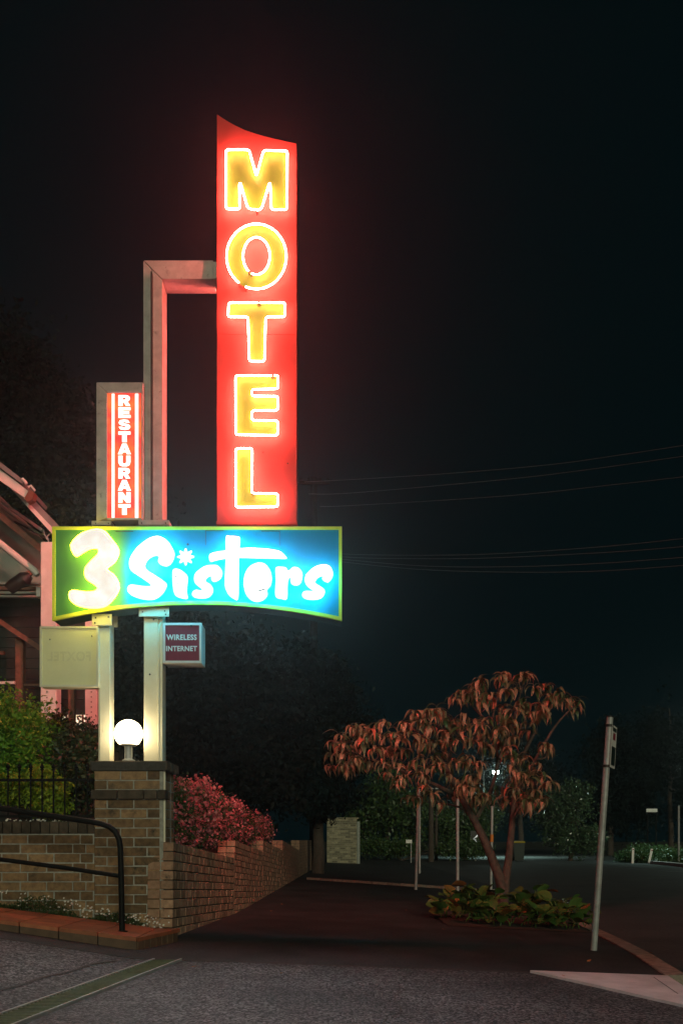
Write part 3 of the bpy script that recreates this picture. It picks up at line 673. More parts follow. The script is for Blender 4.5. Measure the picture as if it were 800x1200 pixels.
# standoffs behind each letter
for L_, (x, y) in zip(lets, ((112,632),(185,640),(209,690),(240,670),(272,690),(302,690),(330,690),(375,695),(217,653))):
    MB().tube([P(x, y, LF+0.02), P(x, y, SD0+0.014)], 0.010, 8).build('standoff', M_galv, L_)
# old patches and the slits of the letter e
for x0, y0, x1, y1 in ((240.5,621.5,262,639),(306,622,327.8,640)):
    m = MB(); d = SD0+0.008
    m.box((P(x0,y0,d).x,d,P(0,y0,d).z),(P(x1,y0,d).x,d+0.006,P(0,y0+0.7,d).z)); m.box((P(x0,y0,d).x,d,P(0,y1,d).z),(P(x0+.6,y0,d).x,d+0.006,P(0,y0+0.8,d).z)) if x0 < 300 else m.box((P(x1-.6,y0,d).x,d,P(0,y1,d).z),(P(x1,y0,d).x,d+0.006,P(0,y0+0.8,d).z))
    m.build('patch_edge', M_mortard, ss)
m = MB().box((P(135,0,SD0).x,SD0+0.008,P(0,622.6,SD0).z),(P(156,0,SD0).x,SD0+0.014,P(0,621.9,SD0).z)); m.build('patch_edge', M_mortard, ss)
for x, y, r in ((220,638,0.011),(219,667,0.007)):
    MB().tube([P(x,y,SD0+0.002), P(x,y,SD0+0.014)], r, 8, ref=(0,0,1)).build('rivet', M_bolt, ss)
for x, y, r, L_ in ((301.5,684.4,0.005,lets[5]),(206,676,0.007,lets[2]),(208.5,684,0.006,lets[2]),(249.5,670.5,0.006,lets[3]),(366.5,668,0.005,lets[8-1])):
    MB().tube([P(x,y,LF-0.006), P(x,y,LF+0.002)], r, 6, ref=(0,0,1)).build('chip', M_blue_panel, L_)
MB().prism([P(x,y,LF-0.004) for x,y in ((302.6,692.0),(309,690.2),(312.5,690.0),(309,691.2),(303,693))], (0,0.003,0)).build('letter_slit', M_blue_panel, lets[5])
sign_boost_spots(ss, [(P(x,665,SD0).x, SD0-0.12, P(0,y,SD0).z) for x, y in ((180,668),(270,672),(350,680))], (0.50,0.92,1.0), 380)
sign_boost_spots(ss, [(P(112,0,SD0).x, SD0-0.12, P(0,668,SD0).z)], (1.0,0.80,0.25), 60)

# ---------------------------------------------------------------- text helper
def text_part(name, txt, box, D, mat, parent, ext=0.002, bold=0.0, mirror=False):
    cu = bpy.data.curves.new(name, 'FONT'); cu.body = txt; cu.extrude = 0.0; cu.offset = bold; cu.resolution_u = 4; cu.space_character = 1.08
    tmp = bpy.data.objects.new(name, cu); COL.objects.link(tmp); dg = bpy.context.evaluated_depsgraph_get(); dg.update()
    me = bpy.data.meshes.new_from_object(tmp.evaluated_get(dg)); bpy.data.objects.remove(tmp); 
    V = np.array([v.co[:] for v in me.vertices]); lo = V.min(0); hi = V.max(0)
    x0, y0, x1, y1 = box; m = MB(); out = []
    for v in V:
        u = (v[0]-lo[0])/(hi[0]-lo[0]); w = (v[1]-lo[1])/(hi[1]-lo[1]); u = 1-u if mirror else u
        out.append(P(x0+(x1-x0)*u, y1+(y0-y1)*w, D))
    m.add(out, [tuple(p.vertices) for p in me.polygons]); bpy.data.meshes.remove(me)
    bm = bmesh.new(); vs = [bm.verts.new(v) for v in m.v]
    for f in m.f:
        try: bm.faces.new([vs[i] for i in f])
        except ValueError: pass
    bmesh.ops.remove_doubles(bm, verts=bm.verts, dist=1e-5)
    r = bmesh.ops.extrude_face_region(bm, geom=list(bm.faces)); bmesh.ops.translate(bm, vec=(0,ext,0), verts=[e for e in r['geom'] if isinstance(e, bmesh.types.BMVert)])
    bm.verts.index_update(); m2 = MB().add([v.co for v in bm.verts], [[v.index for v in f.verts] for f in bm.faces]); bm.free()
    return m2.build(name, mat, parent)

# ---------------------------------------------------------------- RESTAURANT light box
rs = thing('restaurant_sign', P(140,610,8.1), 'slim backlit red light box with vertical white RESTAURANT lettering', 'sign')
RD = 7.98
quadprism([(113,448),(125,459.5),(125,606.5),(113,611)], RD, 0.26).build('left_frame', M_steel, rs)
quadprism([(113.6,448),(167.2,448),(167.2,459.0),(125.3,459.0)], RD, 0.26).build('top_frame', M_steel, rs)
quadprism([(165.6,459.5),(167.2,459.5),(167.2,608),(165.6,606.7)], RD, 0.26).build('right_frame', M_steel, rs)
quadprism([(125.3,606.9),(165.4,606.9),(165.4,609.2),(125.3,609.2)], RD, 0.26).build('bottom_frame', M_steel, rs)
MB().box((P(125.1,0,RD).x, RD+0.022, P(0,606.8,RD).z), (P(165.5,0,RD).x, RD+0.20, P(0,459.2,RD).z)).build('face', G_rest_red, rs)
for x0, x1 in ((130.3,133.4),(157.6,161.4)):
    MB().box((P(x0,0,RD).x, RD+0.019, P(0,606,RD).z), (P(x1,0,RD).x, RD+0.0215, P(0,460,RD).z)).build('stripe', G_rest_white, rs)
GLY = {'E': [(0,0),(10,0),(10,2.8),(3.6,2.8),(3.6,3.8),(9,3.8),(9,6.3),(3.6,6.3),(3.6,7.2),(10,7.2),(10,10),(0,10)],
 'T': [(0,0),(10,0),(10,3),(6.9,3),(6.9,10),(3.1,10),(3.1,3),(0,3)],
 'N': [(0,0),(3.6,0),(6.6,4.8),(6.6,0),(10,0),(10,10),(6.6,10),(3.4,5.2),(3.4,10),(0,10)],
 'U': [(0,0),(3.5,0),(3.5,6),(3.9,7),(5,7.4),(6.1,7),(6.5,6),(6.5,0),(10,0),(10,6.2),(9,9),(6.8,10),(3.2,10),(1,9),(0,6.2)],
 'A': [(5.01,0),(6.8,0),(10.4,10),(6.9,10),(6.3,8.2),(3.7,8.2),(3.1,10),(-.4,10),(3.2,0),(4.99,0),(4.99,3.0),(4.2,6),(5.8,6),(5.01,3.0)],
 'R': [(0,0),(6.5,0),(9,1),(9.6,3),(9,5),(7.6,6),(10,10),(6.2,10),(4.2,6.6),(3.5,6.6),(3.5,10),(0,10),(0,3.31),(3.5,3.31),(3.5,4.2),(5.6,4.2),(6.1,3.3),(5.6,2.4),(3.5,2.4),(3.5,3.29),(0,3.29)],
 'S': [(9.5,3.2),(6.2,3.2),(5.8,2.5),(4.4,2.4),(3.8,3.0),(4.4,3.7),(7.5,4.4),(9.6,5.6),(9.9,7.4),(8.6,9.4),(5.2,10),(1.6,9.4),(0.1,6.9),(3.4,6.8),(4.0,7.6),(5.6,7.8),(6.3,7.1),(5.6,6.3),(2.4,5.6),(0.6,4.4),(0.2,2.8),(1.4,0.7),(4.8,0),(8.0,0.6)]}
for k, ch in enumerate('RESTAURANT'):
    y0 = 462.8+k*14.22
    MB().prism([P(138.6+u*1.42, y0+v*1.25, RD+0.0185) for u, v in GLY[ch]], (0,0.0025,0)).build('letter', G_rest_white, rs)
pl = MB().cbox((P(107,0,7.99).x, 7.99, P(0,616,8).z), (P(130,0,7.99).x, 8.2, P(0,610.6,8).z), 0.003).build('base_plate', M_steel, rs)
for x in (112,127): MB().tube([P(x,613.2,7.982), P(x,613.2,7.992)], 0.006, 6, ref=(0,0,1)).build('bolt', M_bolt, pl)
MB().tube([P(131,609,8.05), P(132,612,8.04), P(134,614.5,8.02), P(135,616.5,8.03)], 0.005, 6).build('cable', M_black, rs)
sign_boost_spots(rs, [(P(145,0,RD).x, RD-0.02, P(0,y,RD).z) for y in (490,575)], (1.0,0.28,0.22), 70)

# ---------------------------------------------------------------- WIRELESS INTERNET box, blank box, globe lamp
def boxsign(name, x0, y0, x1, y1, D, depth, fw, label, facemat, framemat):
    r = thing(name, P((x0+x1)/2, y1, D+depth/2), label, 'sign'); a = P(x0,y1,D); b = P(x1,y0,D); w = S(fw, D)
    MB().box((a.x+.003, D+0.02, a.z+.003), (b.x-.003, D+depth, b.z-.003)).build('cabinet', framemat, r)
    MB().box((a.x, D, b.z-w), (b.x, D+0.03, b.z)).build('top_frame', framemat, r)
    MB().box((a.x, D, a.z), (b.x, D+0.03, a.z+w)).build('bottom_frame', framemat, r)
    MB().box((a.x, D+.0005, a.z+w+.0004), (a.x+w, D+0.03, b.z-w-.0004)).build('left_frame', framemat, r)
    MB().box((b.x-w, D+.0005, a.z+w+.0004), (b.x, D+0.03, b.z-w-.0004)).build('right_frame', framemat, r)
    MB().box((a.x+w+.0005, D+0.010, a.z+w+.0005), (b.x-w-.0005, D+0.028, b.z-w-.0005)).build('face', facemat, r)
    return r
wi = boxsign('wireless_internet_sign', 190.8, 730, 236, 777, 7.98, 0.24, 2.6, 'small square maroon box sign reading WIRELESS INTERNET', M_maroon, M_white)
text_part('lettering', 'WIRELESS', (194.9,743.6,230.4,750.2), 7.9875, M_print, wi, 0.002, 0.03)
text_part('lettering', 'INTERNET', (194.6,757.1,230.8,763.2), 7.9875, M_print, wi, 0.002, 0.03)
MB().tube([P(224,733.8,7.976), P(224,733.8,7.992)], 0.010, 6, ref=(0,0,1)).build('rivet', M_bolt, wi)
bs = boxsign('blank_box_sign', 46.5, 734, 115, 805, 7.98, 0.16, 2.4, 'square cream box sign showing faint mirrored FOXTEL lettering', M_blank, M_cream)
text_part('ghost_lettering', 'FOXTEL', (55.5,763.5,106.5,775), 7.9885, M_ghost, bs, 0.001, 0.035, True)
for x, y in ((58.5,749.5),(107.5,745.5)): MB().tube([P(x,y,7.984), P(x,y,7.994)], 0.006, 6, ref=(0,0,1)).build('rivet', M_bolt, bs)
gl = thing('globe_lamp', P(150.5,892.4,7.99), 'lit round white globe lamp on a short stem atop the brick pier', 'lamp')
gc = P(150.5, 860, 7.99); gr_ = S(16.3, 7.99)
prof = [(gr_*math.sin(a), -gr_*math.cos(a)) for a in np.linspace(0.62, math.pi, 18)]; prof[-1] = (0.0005, gr_)
MB().lathe(gc, prof, 32).build('globe', G_globe, gl, smooth=True)
MB().lathe(P(150.5,892.4,7.99), [(0.055,0),(0.055,0.012),(0.036,0.02),(0.034,S(17.5,8.12)),(0.075,S(18.2,8.12)),(0.078,S(19.5,8.12))], 20).build('stem', M_galv, gl, smooth=True)

# ---------------------------------------------------------------- foliage helpers
def leaf_quads(C, size, rng_, droop=0.0, aspect=0.45, up=0.3):
    # one folded diamond leaf at each centre
    n = len(C); d = rng_.normal(size=(n,3)); d[:,2] += up; d /= np.linalg.norm(d, axis=1)[:,None]
    d[:,2] -= droop; d /= np.linalg.norm(d, axis=1)[:,None]
    r = rng_.normal(size=(n,3)); s = np.cross(d, r); s /= np.linalg.norm(s, axis=1)[:,None]; nn = np.cross(s, d)
    L = (size*rng_.uniform(0.6, 1.35, n))[:,None]; w = L*aspect*0.5
    b = C-d*L*0.5; t = C+d*L*0.5; mid = C+nn*L*0.06-d*L*0.05
    V = np.stack([b, mid+s*w, t, mid-s*w], 1).reshape(-1,3); Fq = np.arange(4*n).reshape(n,4)
    return V, Fq
def blob_points(ells, n, rng_, shell=0.55, rough=0.22):
    # points spread through lumpy ellipsoids, thicker towards the outside and gathered in tufts
    out = []; vol = np.array([e[3]*e[4]*e[5] for e in ells])**0.7; vol = vol/vol.sum()
    for e, v in zip(ells, vol):
        k = int(n*v); nt_ = max(10, k//26); 
        d = rng_.normal(size=(nt_,3)); d /= np.linalg.norm(d, axis=1)[:,None]
        r = shell+(1-shell)*rng_.uniform(0,1,nt_)**0.6; lump = 1+rough*np.sin(d[:,0]*5+e[0]*3)*np.cos(d[:,2]*6+e[1])+rough*0.7*rng_.normal(size=nt_)
        c = d*(r*lump)[:,None]*np.array(e[3:6])+np.array(e[0:3])
        idx = rng_.integers(0, nt_, k); tuft = np.array(e[3:6]).mean()*0.17
        out.append(c[idx]+rng_.normal(size=(k,3))*tuft)
    return np.concatenate(out)
def stems(base, targets, r0, mat, parent, name='stems', r1=0.3):
    m = MB()
    for t in targets:
        b = Vector(base)+Vector((jit(r0*1.5), jit(r0*1.5), 0)); t = Vector(t); k = 6; pts = []; rd = []
        off = Vector((jit(0.12), jit(0.12), jit(0.05)))*(t-b).length
        for i in range(k+1):
            u = i/k; pts.append(b.lerp(t, u)+off*math.sin(math.pi*u)*0.7+Vector((0,0,0.08*math.sin(math.pi*u)*(t-b).length))); rd.append(r0*(1-u*(1-r1)))
        m.tube(pts, rd, 7, ref=(0.2,0.97,0.1))
    return m.build(name, mat, parent, smooth=True)
def shrub(name, label, ells, n, size, mat, base, group=None, cat='shrub', flowers=None, stemmat=None, stem_r=0.012, droop=0.0, aspect=0.45, shell=0.5):
    t = thing(name, base, label, cat, group)
    C = blob_points(ells, n, rng, shell); C = C[C[:,2] > base[2]-0.02]
    V, Fq = leaf_quads(C, size, rng, droop, aspect); npobj('foliage', V, Fq, mat, t)
    if flowers:
        fn, fs, fm, zmin = flowers; C2 = blob_points(ells, fn, rng, 0.92, 0.2); C2 = C2[C2[:,2] > zmin]
        V, Fq = leaf_quads(C2, fs, rng, 0.0, 0.9); npobj('blossom', V, Fq, fm, t)
    tg = [Vector(e[:3])+Vector((random.uniform(-.5,.5)*e[3], random.uniform(-.5,.5)*e[4], random.uniform(-.2,.6)*e[5])) for e in ells for _ in range(4)]
    stems(base, tg, stem_r, stemmat or M_bark, t); return t
def ell(x, y, D, rx, ry, rz=None, rd=None):   # ellipsoid given by its place and size in the view at depth D
    c = P(x, y, D); a = S(rx, D); return (c.x, c.y, c.z, a, rd or a, S(ry, D) if rz is None else rz)

# ---------------------------------------------------------------- iron fence behind the garden wall
fe = thing('iron_fence', (-3.1, 8.32, 1.0), 'black iron picket fence with spear tips above the low garden wall', 'fence')
FD = 8.3
for x in np.arange(-44.2, 112, 13.3):
    x = x+0.4; a = P(x, 968, FD); m = MB().tube([P(x,968,FD), P(x,903,FD)], 0.0085, 6); pk = m.build('picket', M_iron, fe)
    tz = P(x, 903, FD)
    MB().lathe(tz, [(0.008,-0.004),(0.020,0.004),(0.012,0.016),(0.022,0.030),(0.012,0.05),(0.0006,0.072)], 8).build('spear_tip', M_iron, pk)
    MB().lathe(P(x,910,FD), [(0.009,-0.01),(0.015,0),(0.009,0.01)], 8).build('collar', M_iron, pk)
for y in (914.5, 957): MB().bar(P(-50,y,FD), P(111,y,FD), 0.012, 0.026).build('rail', M_iron, fe)

# ---------------------------------------------------------------- planting on the left
shrub('green_shrub', 'big bright green shrub behind the iron fence at the left edge', [ell(12,855,9.2,42,42,rd=.4), ell(-20,850,9.2,40,40,rd=.4), ell(38,875,9.0,32,35,rd=.35), ell(25,905,9.0,38,30,rd=.35), ell(-10,900,9.0,30,30,rd=.35), ell(58,900,9.1,26,32,rd=.3)], 26000, 0.052, L_green, (-3.2,9.2,0.97), stem_r=0.014, shell=0.35)
shrub('lime_shrub', 'low lime green shrub close behind the iron fence', [ell(30,925,8.65,26,18,rd=.2), ell(60,935,8.6,22,24,rd=.2), ell(8,922,8.7,24,16,rd=.2), ell(48,915,8.65,20,14,rd=.2)], 9000, 0.045, L_lime, (-2.85,8.66,0.97), stem_r=0.008, shell=0.35)
shrub('dark_shrub', 'dark shrub with red-tinged leaves beside the brick pier', [ell(85,885,9.1,30,38,rd=.35), ell(103,905,8.8,16,40,rd=.25), ell(75,915,9.0,24,38,rd=.3), ell(100,880,9.3,24,32,rd=.3), ell(68,870,9.4,14,30,rd=.25)], 14000, 0.05, L_dark, (-2.75,9.0,0.97), stem_r=0.012, shell=0.35)
# daisies at the foot of the wall and the pale flowers along its top
def cover(name, label, path, n, hgt, nf, fsize, leaf):
    t = thing(name, path[0], label, 'flowers')
    pts = np.array([list(path[0])]); Q = []
    k = len(path)-1
    for i in range(n):
        u = random.random()*k; a = int(u); p = Vector(path[a]).lerp(Vector(path[a+1]), u-a)
        w = path[a]; Q.append((p.x+random.gauss(0,0.03), p.y+random.gauss(0,0.05), p.z+random.uniform(0,1)**1.5*hgt*(0.6+0.4*math.sin(p.x*9)) ))
    V, Fq = leaf_quads(np.array(Q), leaf, rng, 0, 0.5, 0.6); f = npobj('foliage', V, Fq, L_cover, t); f['kind'] = 'stuff'
    Q = []
    for i in range(nf):
        u = random.random()*k; a = int(u); p = Vector(path[a]).lerp(Vector(path[a+1]), u-a)
        Q.append((p.x+random.gauss(0,0.03), p.y+random.gauss(-0.02,0.05), p.z+hgt*random.uniform(0.35,1.05)))
    Vs = []; Fs = []
    m = MB()
    for q in Q:
        c = Vector(q); r = fsize*random.uniform(0.7,1.2); nrm = Vector((random.gauss(0,.4), -0.9, 0.7+random.gauss(0,.3))).normalized(); a = nrm.orthogonal().normalized(); b = nrm.cross(a)
        m.add([c+(a*math.cos(g*math.pi/3)+b*math.sin(g*math.pi/3))*r for g in range(6)]+[c+nrm*r*0.4], [(g,(g+1) % 6,6) for g in range(6)])
    f = m.build('blossom', L_daisy, t); f['kind'] = 'stuff'; return t
cover('daisy_border', 'low border of tiny white daisies between the tiled ramp and the garden wall', [(-4.2,7.83,RZ(-4.2)-.03),(-3.2,7.84,RZ(-3.2)-.03),(-2.4,7.80,RZ(-2.4)-.04),(-1.9,7.77,0.10),(-1.5,7.72,0.06)], 9000, 0.17, 190, 0.0095, 0.022)
cover('daisy_clump', 'pale flowers and leaves spilling along the top of the garden wall', [(-4.0,8.24,0.99),(-3.1,8.24,0.99),(-2.6,8.24,0.98),(-2.35,8.24,0.97)], 2600, 0.10, 150, 0.011, 0.026)
# red-lit azalea hedge behind the boundary wall
az = [ell(205,950,8.9,26,36,rd=.4), ell(232,953,9.3,30,34,rd=.5), ell(258,962,9.8,30,32,rd=.5), ell(280,972,10.6,28,27,rd=.5), ell(300,980,11.6,22,20,rd=.6), ell(225,975,9.2,28,25,rd=.4), ell(250,985,10,25,18,rd=.4)]
for i, e in enumerate(az):
    if e[0]+e[3] > WX(e[1])-0.1: az[i] = (WX(e[1])-0.12-e[3], *e[1:])
az = [(P(x,y,D).x, D, P(x,y,D).z, S(rx,D), .35, S(ry,D)) for x, y, D, rx, ry in ((206,952,8.95,20,36),(226,951,9.7,22,32),(246,956,10.9,22,28),(264,962,12.4,20,22),(282,968,14.3,20,17),(299,975,16.8,18,14),(212,978,8.9,14,20),(232,978,9.9,16,15))]
shrub('azalea_hedge', 'pink flowering azalea hedge leaning over the stepped brick wall', az, 30000, 0.038, L_azalea, (-1.75,9.3,0.5), flowers=(13000, 0.034, L_petal, 0.80), cat='hedge')

# ---------------------------------------------------------------- the motel building at the left edge
mb = thing('motel_building', P(20,880,12), 'dark timber motel building with white columns and open gable at left edge', 'building')
def sl(pts, D, t, name, mat): return MB().prism([P(x, y, D) for x, y in pts], (0, t, 0)).build(name, mat, mb)
z0_, z1_ = P(0,905,13).z, P(0,690,13).z
z = z0_; k = 0
while z < z1_:
    MB().prism([Vector((-7,13,z)), Vector((-7,12.985,z+0.002)), Vector((-7,13.0,z+0.155)), Vector((-7,13.03,z+0.155)), Vector((-7,13.03,z))], (7-3.55,0,0)).build('weatherboard', M_wall, mb); z += 0.15
MB().box((-7,13.03,0.3), (-3.56,13.2,P(0,640,13).z)).build('wall_core', M_wall, mb)
sl([(-120,700),(-120,470),(-20,560),(58,640),(58,700)], 12.6, 0.05, 'gable_lining', M_soffit)
sl([(-120,455),(-30,518),(0,541),(28,563),(26,567),(0,548),(-30,525),(-120,462)], 11.2, 0.9, 'roof_edge', M_roof)
sl([(-120,464),(-30,527),(0,549.5),(34,576),(28.5,583),(0,563),(-30,541),(-120,480)], 11.25, 0.05, 'bargeboard', M_white)
MB().prism([P(x,y,11.2) for x,y in ((34.5,572.5),(40,577),(38,585),(31.5,588),(28.8,583.5))], (0,0.12,0)).build('gutter_end', M_wood, mb)
MB().tube([P(26,561,11.2), P(29,564,11.2), P(31,567,11.2)], 0.02, 6).build('gutter_bracket', M_white, mb)
MB().tube([P(33,571,11.18), P(36,569,11.18), P(41,575,11.18)], 0.014, 6).build('gutter_bracket', M_white, mb)
sl([(33,590),(38,584),(70,617),(66,624)], 11.5, 0.7, 'verandah_roof', M_roof)
sl([(2,561),(9,563),(66,623),(66,631)], 11.4, 0.06, 'verandah_bargeboard', M_white)
for (xa,ya,xb,yb,w,D,mt) in ((-60,545,50,622,3.2,12.4,M_white),(-60,552,52,630,1.6,12.3,M_soffit),(-60,555,50,645,7,12.0,M_wood),(18,612,58,632,1.6,12.5,M_black)):
    MB().bar(P(xa,ya,D), P(xb,yb,D), 0.08, S(w,D)).build('rafter', mt, mb)
MB().tube([P(-60,589,11.7), P(-6,632,11.7), P(40,669,11.7), P(44,674,11.7)], [.045,.045,.045,.036], 12).build('brace', M_white, mb, smooth=True)
for y, w in ((684.5,2.5),(690,4),(695.5,2.2)): MB().bar(P(-120,y,12.2), P(47,y,12.2), 0.08, S(w,12.2)).build('eaves_beam', M_wood if w > 3 else M_soffit, mb)
MB().box(P(45,690,12.1), P(47,699,12.0)).build('eaves_beam_end', M_white, mb)
fl_ = MB().tube([P(10,691,11.6), P(16,686,11.6), P(22,682,11.6), P(29,679,11.6), P(35,674,11.6)], [.075,.085,.085,.10,.05], 10, ref=(0,0,1)).build('floodlight', M_black, mb, smooth=True)
MB().tube([P(29,672,11.6), P(34,670,11.6), P(37,674,11.6)], 0.018, 8).build('mount', M_wood, fl_)
def column(x0, x1, y0, y1, D, mat, name='column'):
    a, b = P(x0,y1,D), P(x1,y0,D); return MB().cbox((a.x,D,a.z), (b.x,D+(b.x-a.x),b.z), 0.006).build(name, mat, mb)
c1 = column(47.5,66,635,905,11.4,M_white); c2 = column(99.5,113.5,700,905,11.6,M_white)
for c_, x, D, ys in ((c1, 55, 11.395, np.arange(811,860,6.7)), (c2, 107, 11.595, np.arange(811,880,5.9))):
    for y in ys: MB().tube([P(x,y,D-0.012), P(x,y,D+0.002)], 0.009, 6, ref=(0,0,1)).build('coach_bolt', M_bolt, c_)
MB().tube([P(55,632,11.44), P(52,626,11.44), P(51,621,11.5)], 0.008, 6).build('downpipe_hook', M_galv, mb); MB().tube([P(57,635,11.44), P(55,629,11.44), P(58,626,11.44)], 0.008, 6).build('downpipe_hook', M_galv, mb)
column(17.5,27,748,905,11.8,M_wood,'balcony_post'); column(79.5,87,740,905,12.0,M_wood,'balcony_post')
MB().bar(P(-60,688,11.7), P(50,762,11.7), 0.07, S(5.5,11.7)).build('stair_handrail', M_wood, mb)
MB().bar(P(-60,800.5,11.75), P(17.4,800.5,11.75), 0.05, S(3,11.75)).build('balcony_rail', M_white, mb)
MB().bar(P(27.1,803,11.85), P(47.4,803,11.85), 0.05, S(2.5,11.85)).build('balcony_rail', M_wood, mb)
MB().box(P(-5,768,12), P(4,763,11.95)).build('wall_lamp', M_wood, mb)
wn_ = MB().box(P(66,882,12.96), P(104,838,12.94)).build('window', G_window, mb)
for x in (66,78,97,104): MB().box(P(x-.6,882,12.935), P(x+.6,838,12.90)).build('mullion', M_wood, wn_)

# ---------------------------------------------------------------- street tree with drooping red leaves
TD = 14.0
tz0 = gz(P(590,0,TD).x, TD)
tree = thing('street_tree', (P(590,0,TD).x, TD, tz0), 'small street tree with two stems and red drooping leaf clusters', 'tree')
zt5 = lambda x, y: (370+x/2.424, 770+y/2.424)
trunk = MB()
def limb(pts, r0, r1, n=9):
    q = [P(x, y, D) for x, y, D in pts]; out = []
    for i in range(len(q)-1):
        for k in range(4):
            out.append(q[i].lerp(q[i+1], k/4))
    out.append(q[-1]); 
    for _ in range(2): out = [out[0]]+[(out[i-1]+out[i]*2+out[i+1])/4 for i in range(1, len(out)-1)]+[out[-1]]
    K = len(out); trunk.tube(out, [r0+(r1-r0)*(i/(K-1))**0.8 for i in range(K)], n, ref=(0.2,0.97,0.1))
limb([(589,1064,TD),(589,1040,TD),(584,1025,TD),(570,990,TD),(556,962,TD-.05),(540,935,TD-.1),(525,905,TD-.2),(505,875,TD-.3)], 0.105, 0.03)
limb([(590,1064,TD),(592,1035,TD),(597,1000,TD+.05),(600,965,TD+.1),(603,930,TD+.1),(610,890,TD+.1),(628,855,TD)], 0.085, 0.025)
for pts, r in (([(556,962,TD),(575,930,TD+.1),(585,890,TD+.2),(575,850,TD+.1),(585,805,TD)], .04), ([(540,935,TD),(500,915,TD-.3),(450,895,TD-.4),(405,880,TD-.4)], .04),
               ([(525,905,TD),(530,870,TD+.3),(520,840,TD+.3)], .035), ([(603,930,TD),(625,895,TD-.3),(650,850,TD-.3),(672,828,TD-.3)], .035),
               ([(600,960,TD),(620,930,TD-.2),(632,910,TD-.3)], .025), ([(505,875,TD-.3),(480,850,TD-.2),(470,845,TD-.1)], .03), ([(556,962,TD),(540,945,TD+.5),(500,940,TD+.5)], .025),
               ([(610,890,TD),(640,890,TD+.2),(640,880,TD+.2)], .02), ([(575,850,TD),(550,825,TD-.2),(548,812,TD-.2)], .022), ([(585,890,TD),(600,850,TD+.3),(612,805,TD+.2)], .025)):
    limb(pts, r, 0.012, 7)
trunk.build('trunk', M_bark, tree, smooth=True)
def droop_leaf(bend):
    m = MB(); st = []; k = 6; ang = 0.35; pos = Vector((0,0,0))
    prof = [0.25,0.75,1.0,0.9,0.6,0.25,0.02]
    for i in range(k+1):
        st.append((pos.copy(), ang)); pos += Vector((math.cos(ang), 0, math.sin(ang)))/k; ang -= bend*(1.25 if i < 3 else 0.5)
    vs = []; fs = []
    for (p, a), w in zip(st, prof):
        n_ = Vector((-math.sin(a), 0, math.cos(a))); w *= 0.105
        vs += [p+Vector((0,-w,0))+n_*(w*0.35), p, p+Vector((0,w,0))+n_*(w*0.35)]
    for i in range(k):
        a = i*3; fs += [(a,a+3,a+4,a+1),(a+1,a+4,a+5,a+2)]
    m.add(vs, fs); return m
LM = [droop_leaf(b) for b in (0.34,0.42,0.50)]
LMe = [m.mesh('leaf', L_tree_o, smooth=False) for m in LM]
for me in LMe: me.polygons.foreach_set('use_smooth', [True]*len(me.polygons))
cl = [(530,50),(465,70),(590,60),(620,85),(430,105),(410,100),(540,95),(500,112),(690,105),(715,120),(735,125),(665,120),(640,140),(590,130),(560,155),(475,120),(450,95),
 (330,155),(280,160),(345,150),(300,185),(250,190),(200,185),(120,200),(105,205),(150,215),(40,245),(70,250),(60,275),(95,265),(130,240),(170,225),(215,220),(240,235),(270,220),(320,200),(365,175),(390,190),(420,170),(450,185),(470,200),(420,210),(370,220),(300,240),(345,245),(395,240),(440,240),(485,180),(520,165),(560,185),(610,160),(650,150),(600,190),(520,215),(560,230),(480,250),(170,265),(210,265),(110,290),(70,310),(140,300),(190,300),(250,270),(230,310),(290,290),(330,290),(280,320),(350,310),(240,345),(300,340),(225,355),(370,340),(400,300),(430,290),(460,310),(440,340),(480,290),(545,265),(560,290),(600,290),(650,255),(620,310),(600,350),(580,335),(640,340),(560,320),(480,395),(465,400),(530,400),(560,380),(590,390),(620,380),(640,410),(600,410),(420,370),(450,370),(400,360),(330,390),(280,400),(310,370)]
leaves = []; 
tv_ = [[np.array(v) for v in m.v] for m in LM]
fol_v = []; fol_f = []; nbase = 0; nparts = 0
allc = []
cl = [(x+max(0, 150-x)*0.12, y) for x, y in cl]
for x, y in cl: allc.append((x, y, random.uniform(-0.9, 0.0), True))
for x, y in cl:
    for _ in range(1):
        X, Y = x+random.gauss(0,20), y+random.gauss(12,12)
        if abs(X-509) < 34 and -60 < Y-327 < 8: continue
        allc.append((X, Y, random.uniform(-0.2, 1.1), False))
for x, y, dd, near in allc:
    px, py = zt5(x, y); D = TD+dd; c = P(px, py, D); nl = random.randint(7,15); a0 = random.random()*6.28
    if near and abs(x-509) < 36 and -62 < y-327 < 6: continue
    for i in range(nl):
        az_ = a0+i*6.283/nl+random.gauss(0,.2); L = random.uniform(0.16,0.33); k = random.randrange(3)
        tilt = random.gauss(0.0, 0.38)
        M = Matrix.Translation(c+Vector((jit(.02),jit(.02),jit(.03)))) @ Matrix.Rotation(az_, 4, 'Z') @ Matrix.Rotation(-tilt, 4, 'Y') @ Matrix.Rotation(random.gauss(0,.25), 4, 'X') @ Matrix.Scale(L, 4)
        facing = -math.sin(az_) < 0
        if near and nparts < 290 and facing and random.random() < 0.5:
            inst('leaf', LMe[k], M, tree); nparts += 1
        else:
            A = np.array(M); V = np.array(LM[k].v); V = V @ A[:3,:3].T+A[:3,3]; fol_v.append(V); fol_f.append(np.array(LM[k].f)+nbase); nbase += len(V)
fo = npobj('foliage', np.concatenate(fol_v), np.concatenate(fol_f), L_tree, tree, kind='stuff')

